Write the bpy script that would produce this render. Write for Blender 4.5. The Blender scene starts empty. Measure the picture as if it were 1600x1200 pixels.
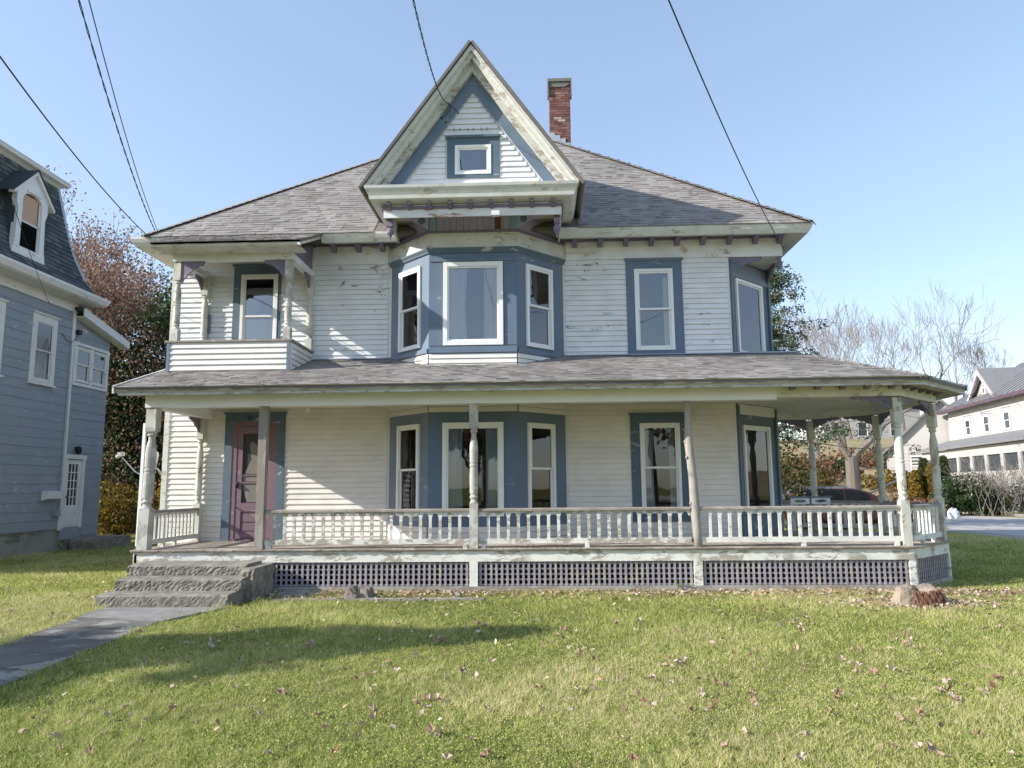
import bpy, math, random
import numpy as np
from mathutils import Vector, Matrix
random.seed(7); rng = np.random.default_rng(7)
SC = bpy.context.scene; COL = SC.collection
# ------------------------------------------------------------ camera, light, exposure
FPX, PITCH, YAW, ROLL, CAMZ = 1160.0, math.radians(7.95), math.radians(2.2), math.radians(0.5), 1.6
_cy, _sy = math.cos(YAW), math.sin(YAW)
FWD = Vector((-_sy*math.cos(PITCH), _cy*math.cos(PITCH), math.sin(PITCH)))
_r = Vector((_cy, _sy, 0)); _u = _r.cross(FWD)
RGT = _r*math.cos(ROLL) - _u*math.sin(ROLL); UPV = _r*math.sin(ROLL) + _u*math.cos(ROLL)
cam = bpy.data.cameras.new('camera'); cam.sensor_width = 36; cam.lens = 36*FPX/1600; cam.clip_end = 3000; cam.clip_start = .05
camo = bpy.data.objects.new('camera', cam); COL.objects.link(camo)
camo.matrix_world = Matrix(((RGT.x, UPV.x, -FWD.x, 0), (RGT.y, UPV.y, -FWD.y, 0), (RGT.z, UPV.z, -FWD.z, CAMZ), (0, 0, 0, 1)))
SC.camera = camo
world = bpy.data.worlds.new('World'); SC.world = world; world.use_nodes = True
wn = world.node_tree.nodes; wl = world.node_tree.links
for n in list(wn): wn.remove(n)
wo = wn.new('ShaderNodeOutputWorld'); bg = wn.new('ShaderNodeBackground'); sk = wn.new('ShaderNodeTexSky')
sk.sky_type = 'NISHITA'; sk.sun_disc = False; sk.sun_elevation = math.radians(27.5); sk.sun_rotation = math.radians(252.5)
sk.air_density = 1.0; sk.dust_density = .6; sk.ozone_density = 2.0; sk.altitude = 100
bg.inputs['Strength'].default_value = .138
gm_ = wn.new('ShaderNodeGamma'); gm_.inputs['Gamma'].default_value = .62; wl.new(sk.outputs[0], gm_.inputs[0]); tn_ = wn.new('ShaderNodeMix'); tn_.data_type = 'RGBA'; tn_.blend_type = 'MULTIPLY'; tn_.inputs[0].default_value = 1; tn_.inputs[7].default_value = (1.0, .995, 1.045, 1); hs_ = wn.new('ShaderNodeHueSaturation'); hs_.inputs['Saturation'].default_value = 1.08; wl.new(gm_.outputs[0], hs_.inputs['Color']); wl.new(hs_.outputs[0], tn_.inputs[6]); wl.new(tn_.outputs[2], bg.inputs['Color']); wl.new(bg.outputs[0], wo.inputs[0])
sun = bpy.data.lights.new('sun', 'SUN'); sun.energy = 2.4; sun.angle = math.radians(.5); sun.color = (1, .95, .87)
suno = bpy.data.objects.new('sun', sun); COL.objects.link(suno)
SUND = Vector((.846, .267, -.462)).normalized()
suno.rotation_euler = SUND.to_track_quat('-Z', 'Y').to_euler()
SC.view_settings.view_transform = 'Standard'; SC.view_settings.look = 'None'; SC.view_settings.gamma = 1
SC.view_settings.use_curve_mapping = False; SC.view_settings.exposure = 1.68
SC.render.engine = 'CYCLES'
# ------------------------------------------------------------ helpers
def at(px, py, Y=None, Z=None, X=None):
    d = FWD*FPX + RGT*(px-800) - UPV*(py-600)
    t = Y/d.y if Y is not None else ((Z-CAMZ)/d.z if Z is not None else X/d.x)
    return Vector((0, 0, CAMZ)) + d*t
WL = {}
def thing(name, label, cat, loc=(0, 0, 0), group=None):
    o = bpy.data.objects.new(name, None); COL.objects.link(o); o.location = loc; WL[o.name] = Vector(loc)
    o.empty_display_size = .2
    o['label'] = label; o['category'] = cat
    if group: o['group'] = group
    return o
def tag(o, label=None, cat=None, group=None, kind=None):
    for k, v in (('label', label), ('category', cat), ('group', group), ('kind', kind)):
        if v: o[k] = v
    return o
def place(o, parent, loc):
    loc = Vector(loc); WL[o.name] = loc
    if parent is not None:
        o.parent = parent; o.location = loc - WL[parent.name]
    else: o.location = loc
def inst(name, mesh, parent, loc, rz=0):
    o = bpy.data.objects.new(name, mesh); COL.objects.link(o); place(o, parent, loc); o.rotation_euler.z = rz
    return o
def copy_thing(o, loc, rz=0, label=None, group=None, scale=1):
    r = o.copy(); COL.objects.link(r); r.location = loc; r.rotation_euler.z = rz; r.scale = (scale,)*3
    if label: r['label'] = label
    if group: r['group'] = group
    for ch in list(o.children):
        c = ch.copy(); COL.objects.link(c); c.parent = r
        for g in list(ch.children):
            d = g.copy(); COL.objects.link(d); d.parent = c
    return r
class Fr:                                   # wall frame: u along the wall, w outwards, z up
    def __init__(s, ox, oy, ux, uy):
        l = math.hypot(ux, uy); s.o = (ox, oy); s.u = (ux/l, uy/l); s.w = (uy/l, -ux/l)
    def __call__(s, u, w, z): return (s.o[0]+s.u[0]*u+s.w[0]*w, s.o[1]+s.u[1]*u+s.w[1]*w, z)
WORLD = Fr(0, 0, 1, 0)
class MB:
    def __init__(s): s.v = []; s.f = []; s.c = []; s.cur = .5
    def add(s, vs, fs):
        b = len(s.v); s.v += [tuple(p) for p in vs]; s.f += [tuple(i+b for i in f) for f in fs]; s.c += [s.cur]*len(fs); return s
    def hexa(s, p):  # 8 points: bottom 4 ccw, top 4
        return s.add(p, [(3, 2, 1, 0), (4, 5, 6, 7), (0, 1, 5, 4), (1, 2, 6, 5), (2, 3, 7, 6), (3, 0, 4, 7)])
    def box(s, x0, x1, y0, y1, z0, z1):
        return s.hexa([(x0, y0, z0), (x1, y0, z0), (x1, y1, z0), (x0, y1, z0), (x0, y0, z1), (x1, y0, z1), (x1, y1, z1), (x0, y1, z1)])
    def fbox(s, fr, u0, u1, w0, w1, z0, z1):
        q = [(u0, w1), (u1, w1), (u1, w0), (u0, w0)]
        return s.hexa([fr(u, w, z0) for u, w in q] + [fr(u, w, z1) for u, w in q])
    def prism(s, fr, pts, a, b, axis='u'):
        # polygon pts extruded from a to b. axis 'u': pts=(w,z); 'w': pts=(u,z); 'z': pts=(u,w)
        def m(p, t): return fr(t, p[0], p[1]) if axis == 'u' else (fr(p[0], t, p[1]) if axis == 'w' else fr(p[0], p[1], t))
        n = len(pts)
        return s.add([m(p, a) for p in pts]+[m(p, b) for p in pts], [tuple(range(n))[::-1], tuple(range(n, 2*n))] + [(i, (i+1) % n, n+(i+1) % n, n+i) for i in range(n)])
    def lathe(s, x, y, prof, n=12, lean=(0, 0), cap=True):
        vs = []; z0 = prof[0][1]
        for r, z in prof:
            for i in range(n):
                a = 2*math.pi*(i+.5)/n; vs.append((x+lean[0]*(z-z0)+r*math.cos(a), y+lean[1]*(z-z0)+r*math.sin(a), z))
        fs = [(j*n+i, j*n+(i+1) % n, (j+1)*n+(i+1) % n, (j+1)*n+i) for j in range(len(prof)-1) for i in range(n)]
        if cap: fs += [tuple(range(n))[::-1], tuple(range((len(prof)-1)*n, len(prof)*n))]
        return s.add(vs, fs)
    def tube(s, pts, r, n=6, cap=True):
        pts = [Vector(p) for p in pts]; m = len(pts); vs = []
        rs = r if isinstance(r, (list, tuple)) else [r]*m
        for k, p in enumerate(pts):
            d = (pts[min(k+1, m-1)]-pts[max(k-1, 0)]); d = d.normalized() if d.length > 1e-9 else Vector((0, 0, 1))
            a = d.orthogonal().normalized() if k == 0 else (a - d*a.dot(d)).normalized()
            b = d.cross(a)
            vs += [p + (a*math.cos(2*math.pi*i/n) + b*math.sin(2*math.pi*i/n))*rs[k] for i in range(n)]
        fs = [(j*n+i, j*n+(i+1) % n, (j+1)*n+(i+1) % n, (j+1)*n+i) for j in range(m-1) for i in range(n)]
        if cap: fs += [tuple(range(n))[::-1], tuple(range((m-1)*n, m*n))]
        return s.add(vs, fs)
    def ball(s, c, r, sz=1, n=8, m=5, wob=0):
        vs = []
        for j in range(m+1):
            t = math.pi*j/m
            for i in range(n):
                a = 2*math.pi*i/n; k = r*(1+random.uniform(-wob, wob)); vs.append((c[0]+k*math.sin(t)*math.cos(a), c[1]+k*math.sin(t)*math.sin(a), c[2]+k*sz*math.cos(t)))
        return s.add(vs, [(j*n+i, (j+1)*n+i, (j+1)*n+(i+1) % n, j*n+(i+1) % n) for j in range(m) for i in range(n)])
    def build(s, name, mat, parent=None, origin=None, smooth=False, kind=None):
        v = np.array(s.v, dtype=float)
        if origin is None:
            lo, hi = v.min(0), v.max(0); origin = (lo+hi)/2
            if parent is None: origin = np.array([origin[0], origin[1], lo[2]])
        origin = np.array(origin, dtype=float)
        me = bpy.data.meshes.new(name); me.from_pydata([tuple(p) for p in (v-origin)], [], s.f)
        for m in (mat if isinstance(mat, (list, tuple)) else [mat]): me.materials.append(m)
        if len(set(s.c)) > 1:
            at_ = me.attributes.new('tone', 'FLOAT', 'FACE'); at_.data.foreach_set('value', s.c)
        if smooth: me.polygons.foreach_set('use_smooth', [True]*len(me.polygons))
        me.update()
        o = bpy.data.objects.new(name, me); COL.objects.link(o); place(o, parent, origin)
        if kind: o['kind'] = kind
        return o
def np_mesh(name, V, faces_n, tone, mat, parent=None, origin=(0, 0, 0), kind=None):
    """V: (N*k,3) verts, N faces of k verts each"""
    V = V - np.array(origin); N = len(V)//faces_n; me = bpy.data.meshes.new(name)
    me.vertices.add(len(V)); me.vertices.foreach_set('co', V.astype(np.float32).ravel())
    me.loops.add(len(V)); me.loops.foreach_set('vertex_index', np.arange(len(V), dtype=np.int32))
    me.polygons.add(N); me.polygons.foreach_set('loop_start', np.arange(0, len(V), faces_n, dtype=np.int32))
    a = me.attributes.new('tone', 'FLOAT', 'FACE'); a.data.foreach_set('value', tone.astype(np.float32))
    me.materials.append(mat); me.update(calc_edges=True); me.validate()
    o = bpy.data.objects.new(name, me); COL.objects.link(o); place(o, parent, origin)
    if kind: o['kind'] = kind
    return o
# ------------------------------------------------------------ materials
def new_mat(name):
    m = bpy.data.materials.new(name); m.use_nodes = True; nt = m.node_tree
    b = nt.nodes['Principled BSDF']; return m, nt, b
def nd(nt, t, **k):
    n = nt.nodes.new(t)
    for a, v in k.items():
        if a in n.inputs.keys(): n.inputs[a].default_value = v
        else: setattr(n, a, v)
    return n
def noise(nt, scale, detail=4, rough=.55, stretch=None, off=0, dist=0):
    g = nt.nodes.new('ShaderNodeNewGeometry'); mp = nt.nodes.new('ShaderNodeMapping')
    mp.inputs['Scale'].default_value = stretch or (1, 1, 1); mp.inputs['Location'].default_value = (off, off*.7, off*1.3)
    nt.links.new(g.outputs['Position'], mp.inputs[0])
    n = nt.nodes.new('ShaderNodeTexNoise'); n.inputs['Scale'].default_value = scale; n.inputs['Detail'].default_value = detail
    n.inputs['Roughness'].default_value = rough; n.inputs['Distortion'].default_value = dist
    nt.links.new(mp.outputs[0], n.inputs['Vector']); return n.outputs['Fac']
def ramp(nt, fac, stops):
    r = nt.nodes.new('ShaderNodeValToRGB'); e = r.color_ramp.elements
    while len(e) < len(stops): e.new(.5)
    for i, (p, c) in enumerate(stops):
        e[i].position = p; e[i].color = (c if isinstance(c, (tuple, list)) else (c, c, c)) + (1,) if not isinstance(c, float) else (c, c, c, 1)
    nt.links.new(fac, r.inputs[0]); return r.outputs[0]
def mix(nt, fac, a, b, mode='MIX'):
    m = nt.nodes.new('ShaderNodeMix'); m.data_type = 'RGBA'; m.blend_type = mode
    for i, v in ((0, fac), (6, a), (7, b)):
        if isinstance(v, (int, float)): m.inputs[i].default_value = v
        elif isinstance(v, tuple): m.inputs[i].default_value = v + (1,)
        else: nt.links.new(v, m.inputs[i])
    return m.outputs[2]
def bump(nt, b, h, strength=.3, dist=.01):
    n = nt.nodes.new('ShaderNodeBump'); n.inputs['Strength'].default_value = strength; n.inputs['Distance'].default_value = dist
    nt.links.new(h, n.inputs['Height']); nt.links.new(n.outputs[0], b.inputs['Normal'])
def sc(c, k): return tuple(min(.95, x*k) for x in c)
def paint(name, col, peel=0.0, sheen=0, wood=(.16, .13, .1), var=.12, rough=.6, grime=.25, pscale=5.5, vert=False, gcol=(.34, .33, .30)):
    m, nt, b = new_mat(name)
    base = mix(nt, ramp(nt, noise(nt, 2.2, 6, .6), [(.3, 0.0), (.7, 1.0)]), sc(col, 1-var), sc(col, 1+var*.6))
    g = ramp(nt, noise(nt, 3.0, 7, .65, (1, 1, .35) if vert else (1, 1, 1.6), 5), [(.48, 0.0), (.78, 1.0)])
    gm = nt.nodes.new('ShaderNodeMath'); gm.operation = 'MULTIPLY'; gm.inputs[1].default_value = grime; nt.links.new(g, gm.inputs[0])
    base = mix(nt, gm.outputs[0], base, tuple(x*y*1.6 for x, y in zip(col, gcol)))
    fine = noise(nt, 90, 3, .6)
    if peel > 0:
        st = (1, 1, .45) if vert else (.55, .55, 1.3)
        mask = ramp(nt, noise(nt, pscale, 10, .68, st, 11, .6), [(.62-.24*peel-.0, 0.0), (.645-.24*peel, 1.0)])
        mask2 = ramp(nt, noise(nt, pscale*.3, 3, .5, None, 3), [(.42, 0.0), (.60-.12*peel, 1.0)])
        mm = nt.nodes.new('ShaderNodeMath'); mm.operation = 'MULTIPLY'; nt.links.new(mask, mm.inputs[0]); nt.links.new(mask2, mm.inputs[1])
        wc = mix(nt, noise(nt, 25, 6, .6, (1, 1, 8) if not vert else (8, 8, 1)), sc(wood, .7), sc(wood, 1.5))
        base = mix(nt, mm.outputs[0], base, wc)
        inv = nt.nodes.new('ShaderNodeMath'); inv.operation = 'MULTIPLY_ADD'; inv.inputs[1].default_value = -1; nt.links.new(mm.outputs[0], inv.inputs[0]); nt.links.new(fine, inv.inputs[2])
        bump(nt, b, inv.outputs[0], .6, .006)
    else: bump(nt, b, fine, .12, .004)
    nt.links.new(base, b.inputs['Base Color']); b.inputs['Roughness'].default_value = rough
    b.inputs['Specular IOR Level'].default_value = .3
    b.inputs['Sheen Weight'].default_value = sheen; b.inputs['Sheen Roughness'].default_value = .45
    return m
def toned(name, stops, rough=.85, fine=60, fvar=.25, bstr=.3, transl=0, bumpd=.01, coarse=None):
    """colour by the per-face 'tone' attribute"""
    m, nt, b = new_mat(name); a = nt.nodes.new('ShaderNodeAttribute'); a.attribute_name = 'tone'
    c = ramp(nt, a.outputs['Fac'], stops)
    f = noise(nt, fine, 4, .6)
    c = mix(nt, 1.0, c, ramp(nt, f, [(.25, 1-fvar), (.75, 1+0.0)]), 'MULTIPLY')
    if coarse: c = mix(nt, 1.0, c, ramp(nt, noise(nt, coarse, 3, .5), [(.3, .72), (.7, 1.0)]), 'MULTIPLY')
    nt.links.new(c, b.inputs['Base Color']); b.inputs['Roughness'].default_value = rough; b.inputs['Specular IOR Level'].default_value = .2
    if bstr: bump(nt, b, f, bstr, bumpd)
    if transl:
        out = nt.nodes['Material Output']; t = nt.nodes.new('ShaderNodeBsdfTranslucent'); nt.links.new(c, t.inputs[0])
        ms = nt.nodes.new('ShaderNodeMixShader'); ms.inputs[0].default_value = transl
        nt.links.new(b.outputs[0], ms.inputs[1]); nt.links.new(t.outputs[0], ms.inputs[2]); nt.links.new(ms.outputs[0], out.inputs[0])
    return m
def plain(name, col, rough=.6, metal=0, var=.15, scale=12):
    m, nt, b = new_mat(name)
    nt.links.new(mix(nt, noise(nt, scale, 5, .6), sc(col, 1-var), sc(col, 1+var)), b.inputs['Base Color'])
    b.inputs['Roughness'].default_value = rough; b.inputs['Metallic'].default_value = metal; b.inputs['Specular IOR Level'].default_value = .35
    return m
def glass_mat(name, tint=(.78, .82, .82), ior=1.6, wav=.15):
    m, nt, b = new_mat(name); out = nt.nodes['Material Output']; nt.nodes.remove(b)
    t = nd(nt, 'ShaderNodeBsdfTransparent'); t.inputs[0].default_value = tint+(1,)
    g = nd(nt, 'ShaderNodeBsdfGlossy'); g.inputs['Roughness'].default_value = .01
    f = nd(nt, 'ShaderNodeFresnel'); f.inputs['IOR'].default_value = ior
    bp = nd(nt, 'ShaderNodeBump'); bp.inputs['Strength'].default_value = wav; bp.inputs['Distance'].default_value = .02
    nt.links.new(noise(nt, 2.2, 2, .5), bp.inputs['Height']); nt.links.new(bp.outputs[0], g.inputs['Normal'])
    ms = nd(nt, 'ShaderNodeMixShader'); nt.links.new(f.outputs[0], ms.inputs[0]); nt.links.new(t.outputs[0], ms.inputs[1]); nt.links.new(g.outputs[0], ms.inputs[2]); nt.links.new(ms.outputs[0], out.inputs[0])
    return m
M = {}
WOODC = (.20, .165, .13)
M['siding'] = paint('white siding paint', (.76, .73, .685), .0, grime=.3, var=.07)
M['siding_old'] = paint('worn siding paint', (.74, .75, .755), .06, wood=WOODC, grime=.3, var=.07)
M['trim_white'] = paint('worn white trim', (.64, .645, .60), .26, wood=(.38, .33, .27), grime=.35, pscale=9)
M['frieze'] = paint('frieze paint', (.75, .765, .775), .12, wood=(.36, .24, .15), grime=.3, pscale=3)
M['trim_peel'] = paint('flaking trim', (.56, .56, .52), .50, wood=(.30, .27, .23), grime=.45, pscale=11)
M['skirt'] = paint('flaking skirt board', (.76, .76, .70), .50, wood=(.36, .33, .28), grime=.3, pscale=6)
M['beam'] = paint('beam cladding', (.86, .88, .92), 0, grime=.08, var=.05)
M['post'] = paint('worn post paint', (.60, .60, .53), .42, wood=(.30, .27, .22), grime=.5, pscale=7, vert=True)
M['post_bad'] = paint('flaking post paint', (.58, .575, .53), .8, wood=(.36, .34, .31), grime=.5, pscale=9, vert=True)
M['rail'] = paint('railing paint', (.74, .73, .68), .22, wood=(.36, .33, .28), grime=.4, pscale=9)
M['rail_bad'] = paint('flaking railing paint', (.72, .71, .66), .65, wood=(.34, .31, .26), grime=.5, pscale=12)
M['handrail'] = paint('grey weathered handrail', (.30, .28, .26), .6, wood=(.36, .33, .29), grime=.5, pscale=8)
M['weathered'] = paint('weathered bare wood', (.36, .33, .29), .7, wood=(.24, .21, .18), grime=.6, vert=True)
M['baseboard'] = paint('weathered ground board', (.38, .36, .32), .6, wood=(.25, .22, .19), grime=.6)
M['vinyl'] = paint('white vinyl', (.80, .80, .78), 0, grime=.08, var=.03, rough=.4)
M['blue'] = paint('blue trim paint', (.115, .165, .23), .03, 1.0, wood=(.3, .3, .3), grime=.2, var=.1)
M['teal'] = paint('blue green trim paint', (.095, .14, .18), .04, .5, wood=(.4, .4, .38), grime=.2, var=.1)
M['purple'] = paint('purple trim paint', (.21, .175, .26), .10, wood=(.33, .26, .2), grime=.25, var=.15)
M['plum_door'] = paint('mauve door paint', (.20, .13, .16), .12, wood=(.33, .27, .25), grime=.25, var=.08)
M['panel_purple'] = paint('lightened purple board', (.50, .46, .66), .1, 0, wood=(.33, .26, .2), grime=.2, var=.15, vert=True)  # trim purple made lighter to offset the shade under the gable soffit
M['lattice'] = paint('mauve grey lattice paint', (.33, .30, .335), .35, wood=(.36, .34, .29), grime=.5, pscale=10, vert=True)
M['deck'] = paint('worn deck board', (.33, .28, .24), .6, wood=(.42, .37, .32), grime=.4, pscale=6)
M['ceiling'] = paint('porch ceiling paint', (.70, .69, .60), .05, grime=.25)
M['interior'] = plain('dim interior', (.16, .15, .14), .9)
M['curtain'] = None
M['shingle'] = toned('asphalt shingle', [(0.0, (.24, .22, .21)), (.25, (.33, .295, .275)), (.5, (.365, .335, .315)), (.75, (.40, .38, .36)), (1.0, (.31, .295, .285))], .95, 140, .3, .5, coarse=.8)
M['slate'] = toned('mansard shingle', [(0.0, (.06, .075, .08)), (.5, (.10, .115, .12)), (1.0, (.15, .16, .16))], .8, 60, .3, .3)
M['flash'] = plain('metal flashing', (.42, .45, .50), .5, .3, .3, 20)
M['brick'] = toned('chimney brick', [(0.0, (.17, .065, .055)), (.45, (.235, .11, .095)), (.8, (.32, .19, .165)), (1.0, (.5, .42, .38))], .9, 70, .35, .5)
M['mortar'] = plain('mortar', (.36, .31, .28), .95)
M['capstone'] = plain('chimney cap slab', (.17, .17, .15), .9, 0, .3)
M['glass'] = glass_mat('window glass', (.95, .96, .97), 2.2, .12)
M['glass_sky'] = glass_mat('attic window glass', (.5, .55, .6), 3.4, .05)
M['glass_dark'] = glass_mat('porch window glass', (.74, .78, .79), 1.75, .05)
M['screen'] = paint('torn door screen', (.055, .05, .05), 0, grime=.3, var=.4)
M['screen_fold'] = plain('slack screen cloth', (.20, .185, .17), .9, 0, .3, 6)
M['iron'] = plain('dark metal', (.03, .03, .03), .5, .6)
M['wire'] = plain('cable sheath', (.018, .019, .022), .6)
M['number'] = plain('painted house number', (.02, .03, .03), .6)
M['white_lit'] = plain('white enamel', (.75, .75, .72), .4, 0, .08)
m, nt, b = new_mat('thin curtain cloth'); M['curtain'] = m
cc = mix(nt, noise(nt, 9, 3, .5, (1, 1, .06)), (.74, .76, .78), (.92, .92, .92))
nt.links.new(cc, b.inputs['Base Color']); b.inputs['Roughness'].default_value = .9
# stone of steps, concrete
m, nt, b = new_mat('old step stone'); M['stone'] = m
c1 = ramp(nt, noise(nt, 5, 10, .7), [(.3, (.11, .10, .085)), (.5, (.22, .20, .17)), (.72, (.36, .335, .29))])
nt.links.new(c1, b.inputs['Base Color']); b.inputs['Roughness'].default_value = .95
bump(nt, b, noise(nt, 9, 8, .65), .7, .03)
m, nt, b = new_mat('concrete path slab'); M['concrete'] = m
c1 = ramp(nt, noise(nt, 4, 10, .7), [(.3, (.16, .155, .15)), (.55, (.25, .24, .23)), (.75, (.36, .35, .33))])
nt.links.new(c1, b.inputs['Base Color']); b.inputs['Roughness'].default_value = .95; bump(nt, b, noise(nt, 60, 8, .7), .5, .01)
m, nt, b = new_mat('asphalt road'); M['asphalt'] = m
c1 = ramp(nt, noise(nt, 1.5, 10, .7), [(.3, (.33, .31, .29)), (.7, (.45, .42, .395))])
nt.links.new(c1, b.inputs['Base Color']); b.inputs['Roughness'].default_value = .95
m, nt, b = new_mat('lawn soil'); M['soil'] = m
c1 = ramp(nt, noise(nt, 1.1, 8, .65), [(.3, (.20, .215, .06)), (.5, (.29, .28, .10)), (.72, (.36, .31, .16))])
c2 = ramp(nt, noise(nt, 45, 6, .7), [(.3, .45), (.7, 1.0)])
nt.links.new(mix(nt, 1.0, c1, c2, 'MULTIPLY'), b.inputs['Base Color']); b.inputs['Roughness'].default_value = 1; b.inputs['Specular IOR Level'].default_value = .05
bump(nt, b, noise(nt, 40, 8, .7), .8, .03)
m, nt, b = new_mat('dry hillside'); M['hill'] = m
c1 = ramp(nt, noise(nt, .25, 9, .7), [(.3, (.15, .15, .06)), (.5, (.27, .22, .11)), (.7, (.33, .26, .16))])
nt.links.new(c1, b.inputs['Base Color']); b.inputs['Roughness'].default_value = 1
def bark(name, a, b_, s=14):
    m, nt, b = new_mat(name)
    f = noise(nt, s, 8, .7, (1, 1, .22))
    nt.links.new(mix(nt, f, a, b_), b.inputs['Base Color']); b.inputs['Roughness'].default_value = .95; bump(nt, b, f, .8, .04); return m
M['bark'] = bark('grey bark', (.10, .085, .075), (.30, .27, .24))
M['bark_pale'] = bark('pale bark', (.22, .19, .17), (.50, .46, .42), 8)
M['bark_maple'] = bark('maple bark', (.07, .055, .048), (.27, .23, .20), 9)
M['twig'] = bark('bare twig', (.10, .083, .078), (.24, .205, .19), 5)
M['log'] = bark('debarked log', (.28, .22, .19), (.46, .39, .35), 9)
M['grass'] = toned('grass blade', [(0.0, (.11, .16, .04)), (.3, (.31, .39, .085)), (.6, (.55, .585, .18)), (.85, (.80, .72, .40)), (1.0, (.80, .66, .48))], .7, 1.2, .25, 0, .4)
M['leaf_litter'] = toned('fallen leaf', [(0.0, (.20, .10, .065)), (.3, (.36, .21, .14)), (.6, (.52, .37, .28)), (.85, (.64, .52, .42)), (1.0, (.70, .62, .53))], .85, 40, .3, 0, .15)
M['leaf_red'] = toned('russet oak leaf', [(0.0, (.07, .055, .035)), (.35, (.26, .145, .11)), (.7, (.38, .24, .18)), (.9, (.48, .31, .21)), (1.0, (.44, .38, .22))], .75, 3, .3, 0, .35)
M['leaf_dark'] = toned('dark green leaf', [(0.0, (.02, .04, .018)), (.4, (.045, .08, .03)), (.75, (.10, .15, .05)), (1.0, (.20, .24, .10))], .6, 3, .3, 0, .3)
M['leaf_yellow'] = toned('yellowing leaf', [(0.0, (.07, .07, .015)), (.35, (.20, .15, .03)), (.7, (.42, .27, .05)), (1.0, (.55, .30, .09))], .7, 3, .3, 0, .4)
M['leaf_olive'] = toned('olive leaf', [(0.0, (.03, .045, .015)), (.4, (.08, .10, .035)), (.75, (.17, .17, .07)), (1.0, (.32, .22, .12))], .7, 3, .3, 0, .35)
M['needle'] = toned('spruce needle', [(0.0, (.035, .06, .04)), (.4, (.08, .12, .07)), (.8, (.19, .22, .13)), (1.0, (.34, .26, .15))], .7, 3, .3, 0, .2)
M['leaf_orange'] = toned('orange shrub leaf', [(0.0, (.14, .07, .04)), (.5, (.33, .17, .10)), (1.0, (.50, .32, .22))], .8, 3, .3, 0, .3)
M['slate_blue'] = paint('blue grey siding', (.28, .315, .355), .05, wood=(.5, .5, .48), grime=.18, var=.06)
M['bh_trim'] = paint('white house trim', (.74, .73, .70), .06, wood=(.4, .35, .3), grime=.15, var=.04)
M['found'] = paint('stained foundation', (.30, .29, .26), .5, wood=(.14, .15, .11), grime=.8, pscale=1.4)
M['whitehouse'] = paint('distant white clapboard', (.46, .445, .425), 0, grime=.1, var=.04)
M['metalroof'] = plain('standing seam roof', (.22, .22, .225), .6, .2, .15, 1); M['seam'] = plain('roof seam', (.10, .10, .11), .6)
M['darkglass'] = plain('distant window glass', (.05, .06, .07), .15)
M['gravel'] = plain('gravel drive', (.30, .28, .25), .95, 0, .3, 9)
# ------------------------------------------------------------ building helpers
def wall(name, fr, u0, u1, z0, z1, holes, mat, parent, th=.12):
    us = sorted({u0, u1} | {min(max(h[k], u0), u1) for h in holes for k in (0, 1)}); zs = sorted({z0, z1} | {min(max(h[k], z0), z1) for h in holes for k in (2, 3)})
    m = MB()
    for zi in range(len(zs)-1):
        run = None
        for ui in range(len(us)-1):
            cu, cz = (us[ui]+us[ui+1])/2, (zs[zi]+zs[zi+1])/2
            hole = any(h[0] < cu < h[1] and h[2] < cz < h[3] for h in holes)
            if not hole: run = (run[0], us[ui+1]) if run else (us[ui], us[ui+1])
            if (hole or ui == len(us)-2) and run: m.fbox(fr, run[0], run[1], -th, 0, zs[zi], zs[zi+1]); run = None
    return m.build(name, mat, parent)
def clap(fr, u0, u1, z0, z1, holes, parent, mat=None, pitch=.1, name='clapboard', urange=None, th=.025, joints=0, w0=0):
    n = int(round((z1-z0)/pitch)); p = (z1-z0)/n
    for k in range(n):
        za, zb = z0+k*p, z0+(k+1)*p; zm = (za+zb)/2
        a, b = (u0, u1) if urange is None else urange(zm)
        if b-a < .06: continue
        segs = [(a, b)]
        for h in holes:
            if h[2] < zb-.03 and h[3] > za+.03:
                ns = []
                for s in segs:
                    if h[1] <= s[0] or h[0] >= s[1]: ns.append(s)
                    else:
                        if h[0] > s[0]+.02: ns.append((s[0], h[0]))
                        if h[1] < s[1]-.02: ns.append((h[1], s[1]))
                segs = ns
        out = []
        for s in segs:
            while joints and s[1]-s[0] > joints:
                c = s[0]+random.uniform(.5, .98)*joints; out.append((s[0], c-.002)); s = (c+.002, s[1])
            out.append(s)
        for s in out:
            j = random.uniform(-.003, .003); q = random.uniform(-.002, .002)
            m = MB(); m.prism(fr, [(w0+.0005, za+.007), (w0+th+j, za+.006+q), (w0+th+j, za+.018+q), (w0+.007, zb-.001), (w0+.0005, zb-.001)], s[0]+.001, s[1]-.001)
            m.build(name, mat or M['siding'], parent)
def sweep(m, path, prof, both=True):
    n = len(path); segs = []
    for i in range(n-1):
        d = Vector((path[i+1][0]-path[i][0], path[i+1][1]-path[i][1])); d.normalize(); segs.append((d, Vector((d.y, -d.x))))
    rings = []
    for i in range(n):
        if i == 0: o = segs[0][1]
        elif i == n-1: o = segs[-1][1]
        else:
            a, b = segs[i-1][1], segs[i][1]; o = (a+b)/(1+a.dot(b))
        rings.append([(path[i][0]+o.x*w, path[i][1]+o.y*w, z) for w, z in prof])
    k = len(prof)
    m.add([p for r in rings for p in r], [(i*k+j, i*k+(j+1) % k, (i+1)*k+(j+1) % k, (i+1)*k+j) for i in range(n-1) for j in range(k)] + [tuple(range(k))[::-1], tuple(range((n-1)*k, n*k))])
    return m
def offset(path, w):
    m = MB(); sweep(m, path, [(w, 0)]); return [(v[0], v[1]) for v in m.v]
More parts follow.
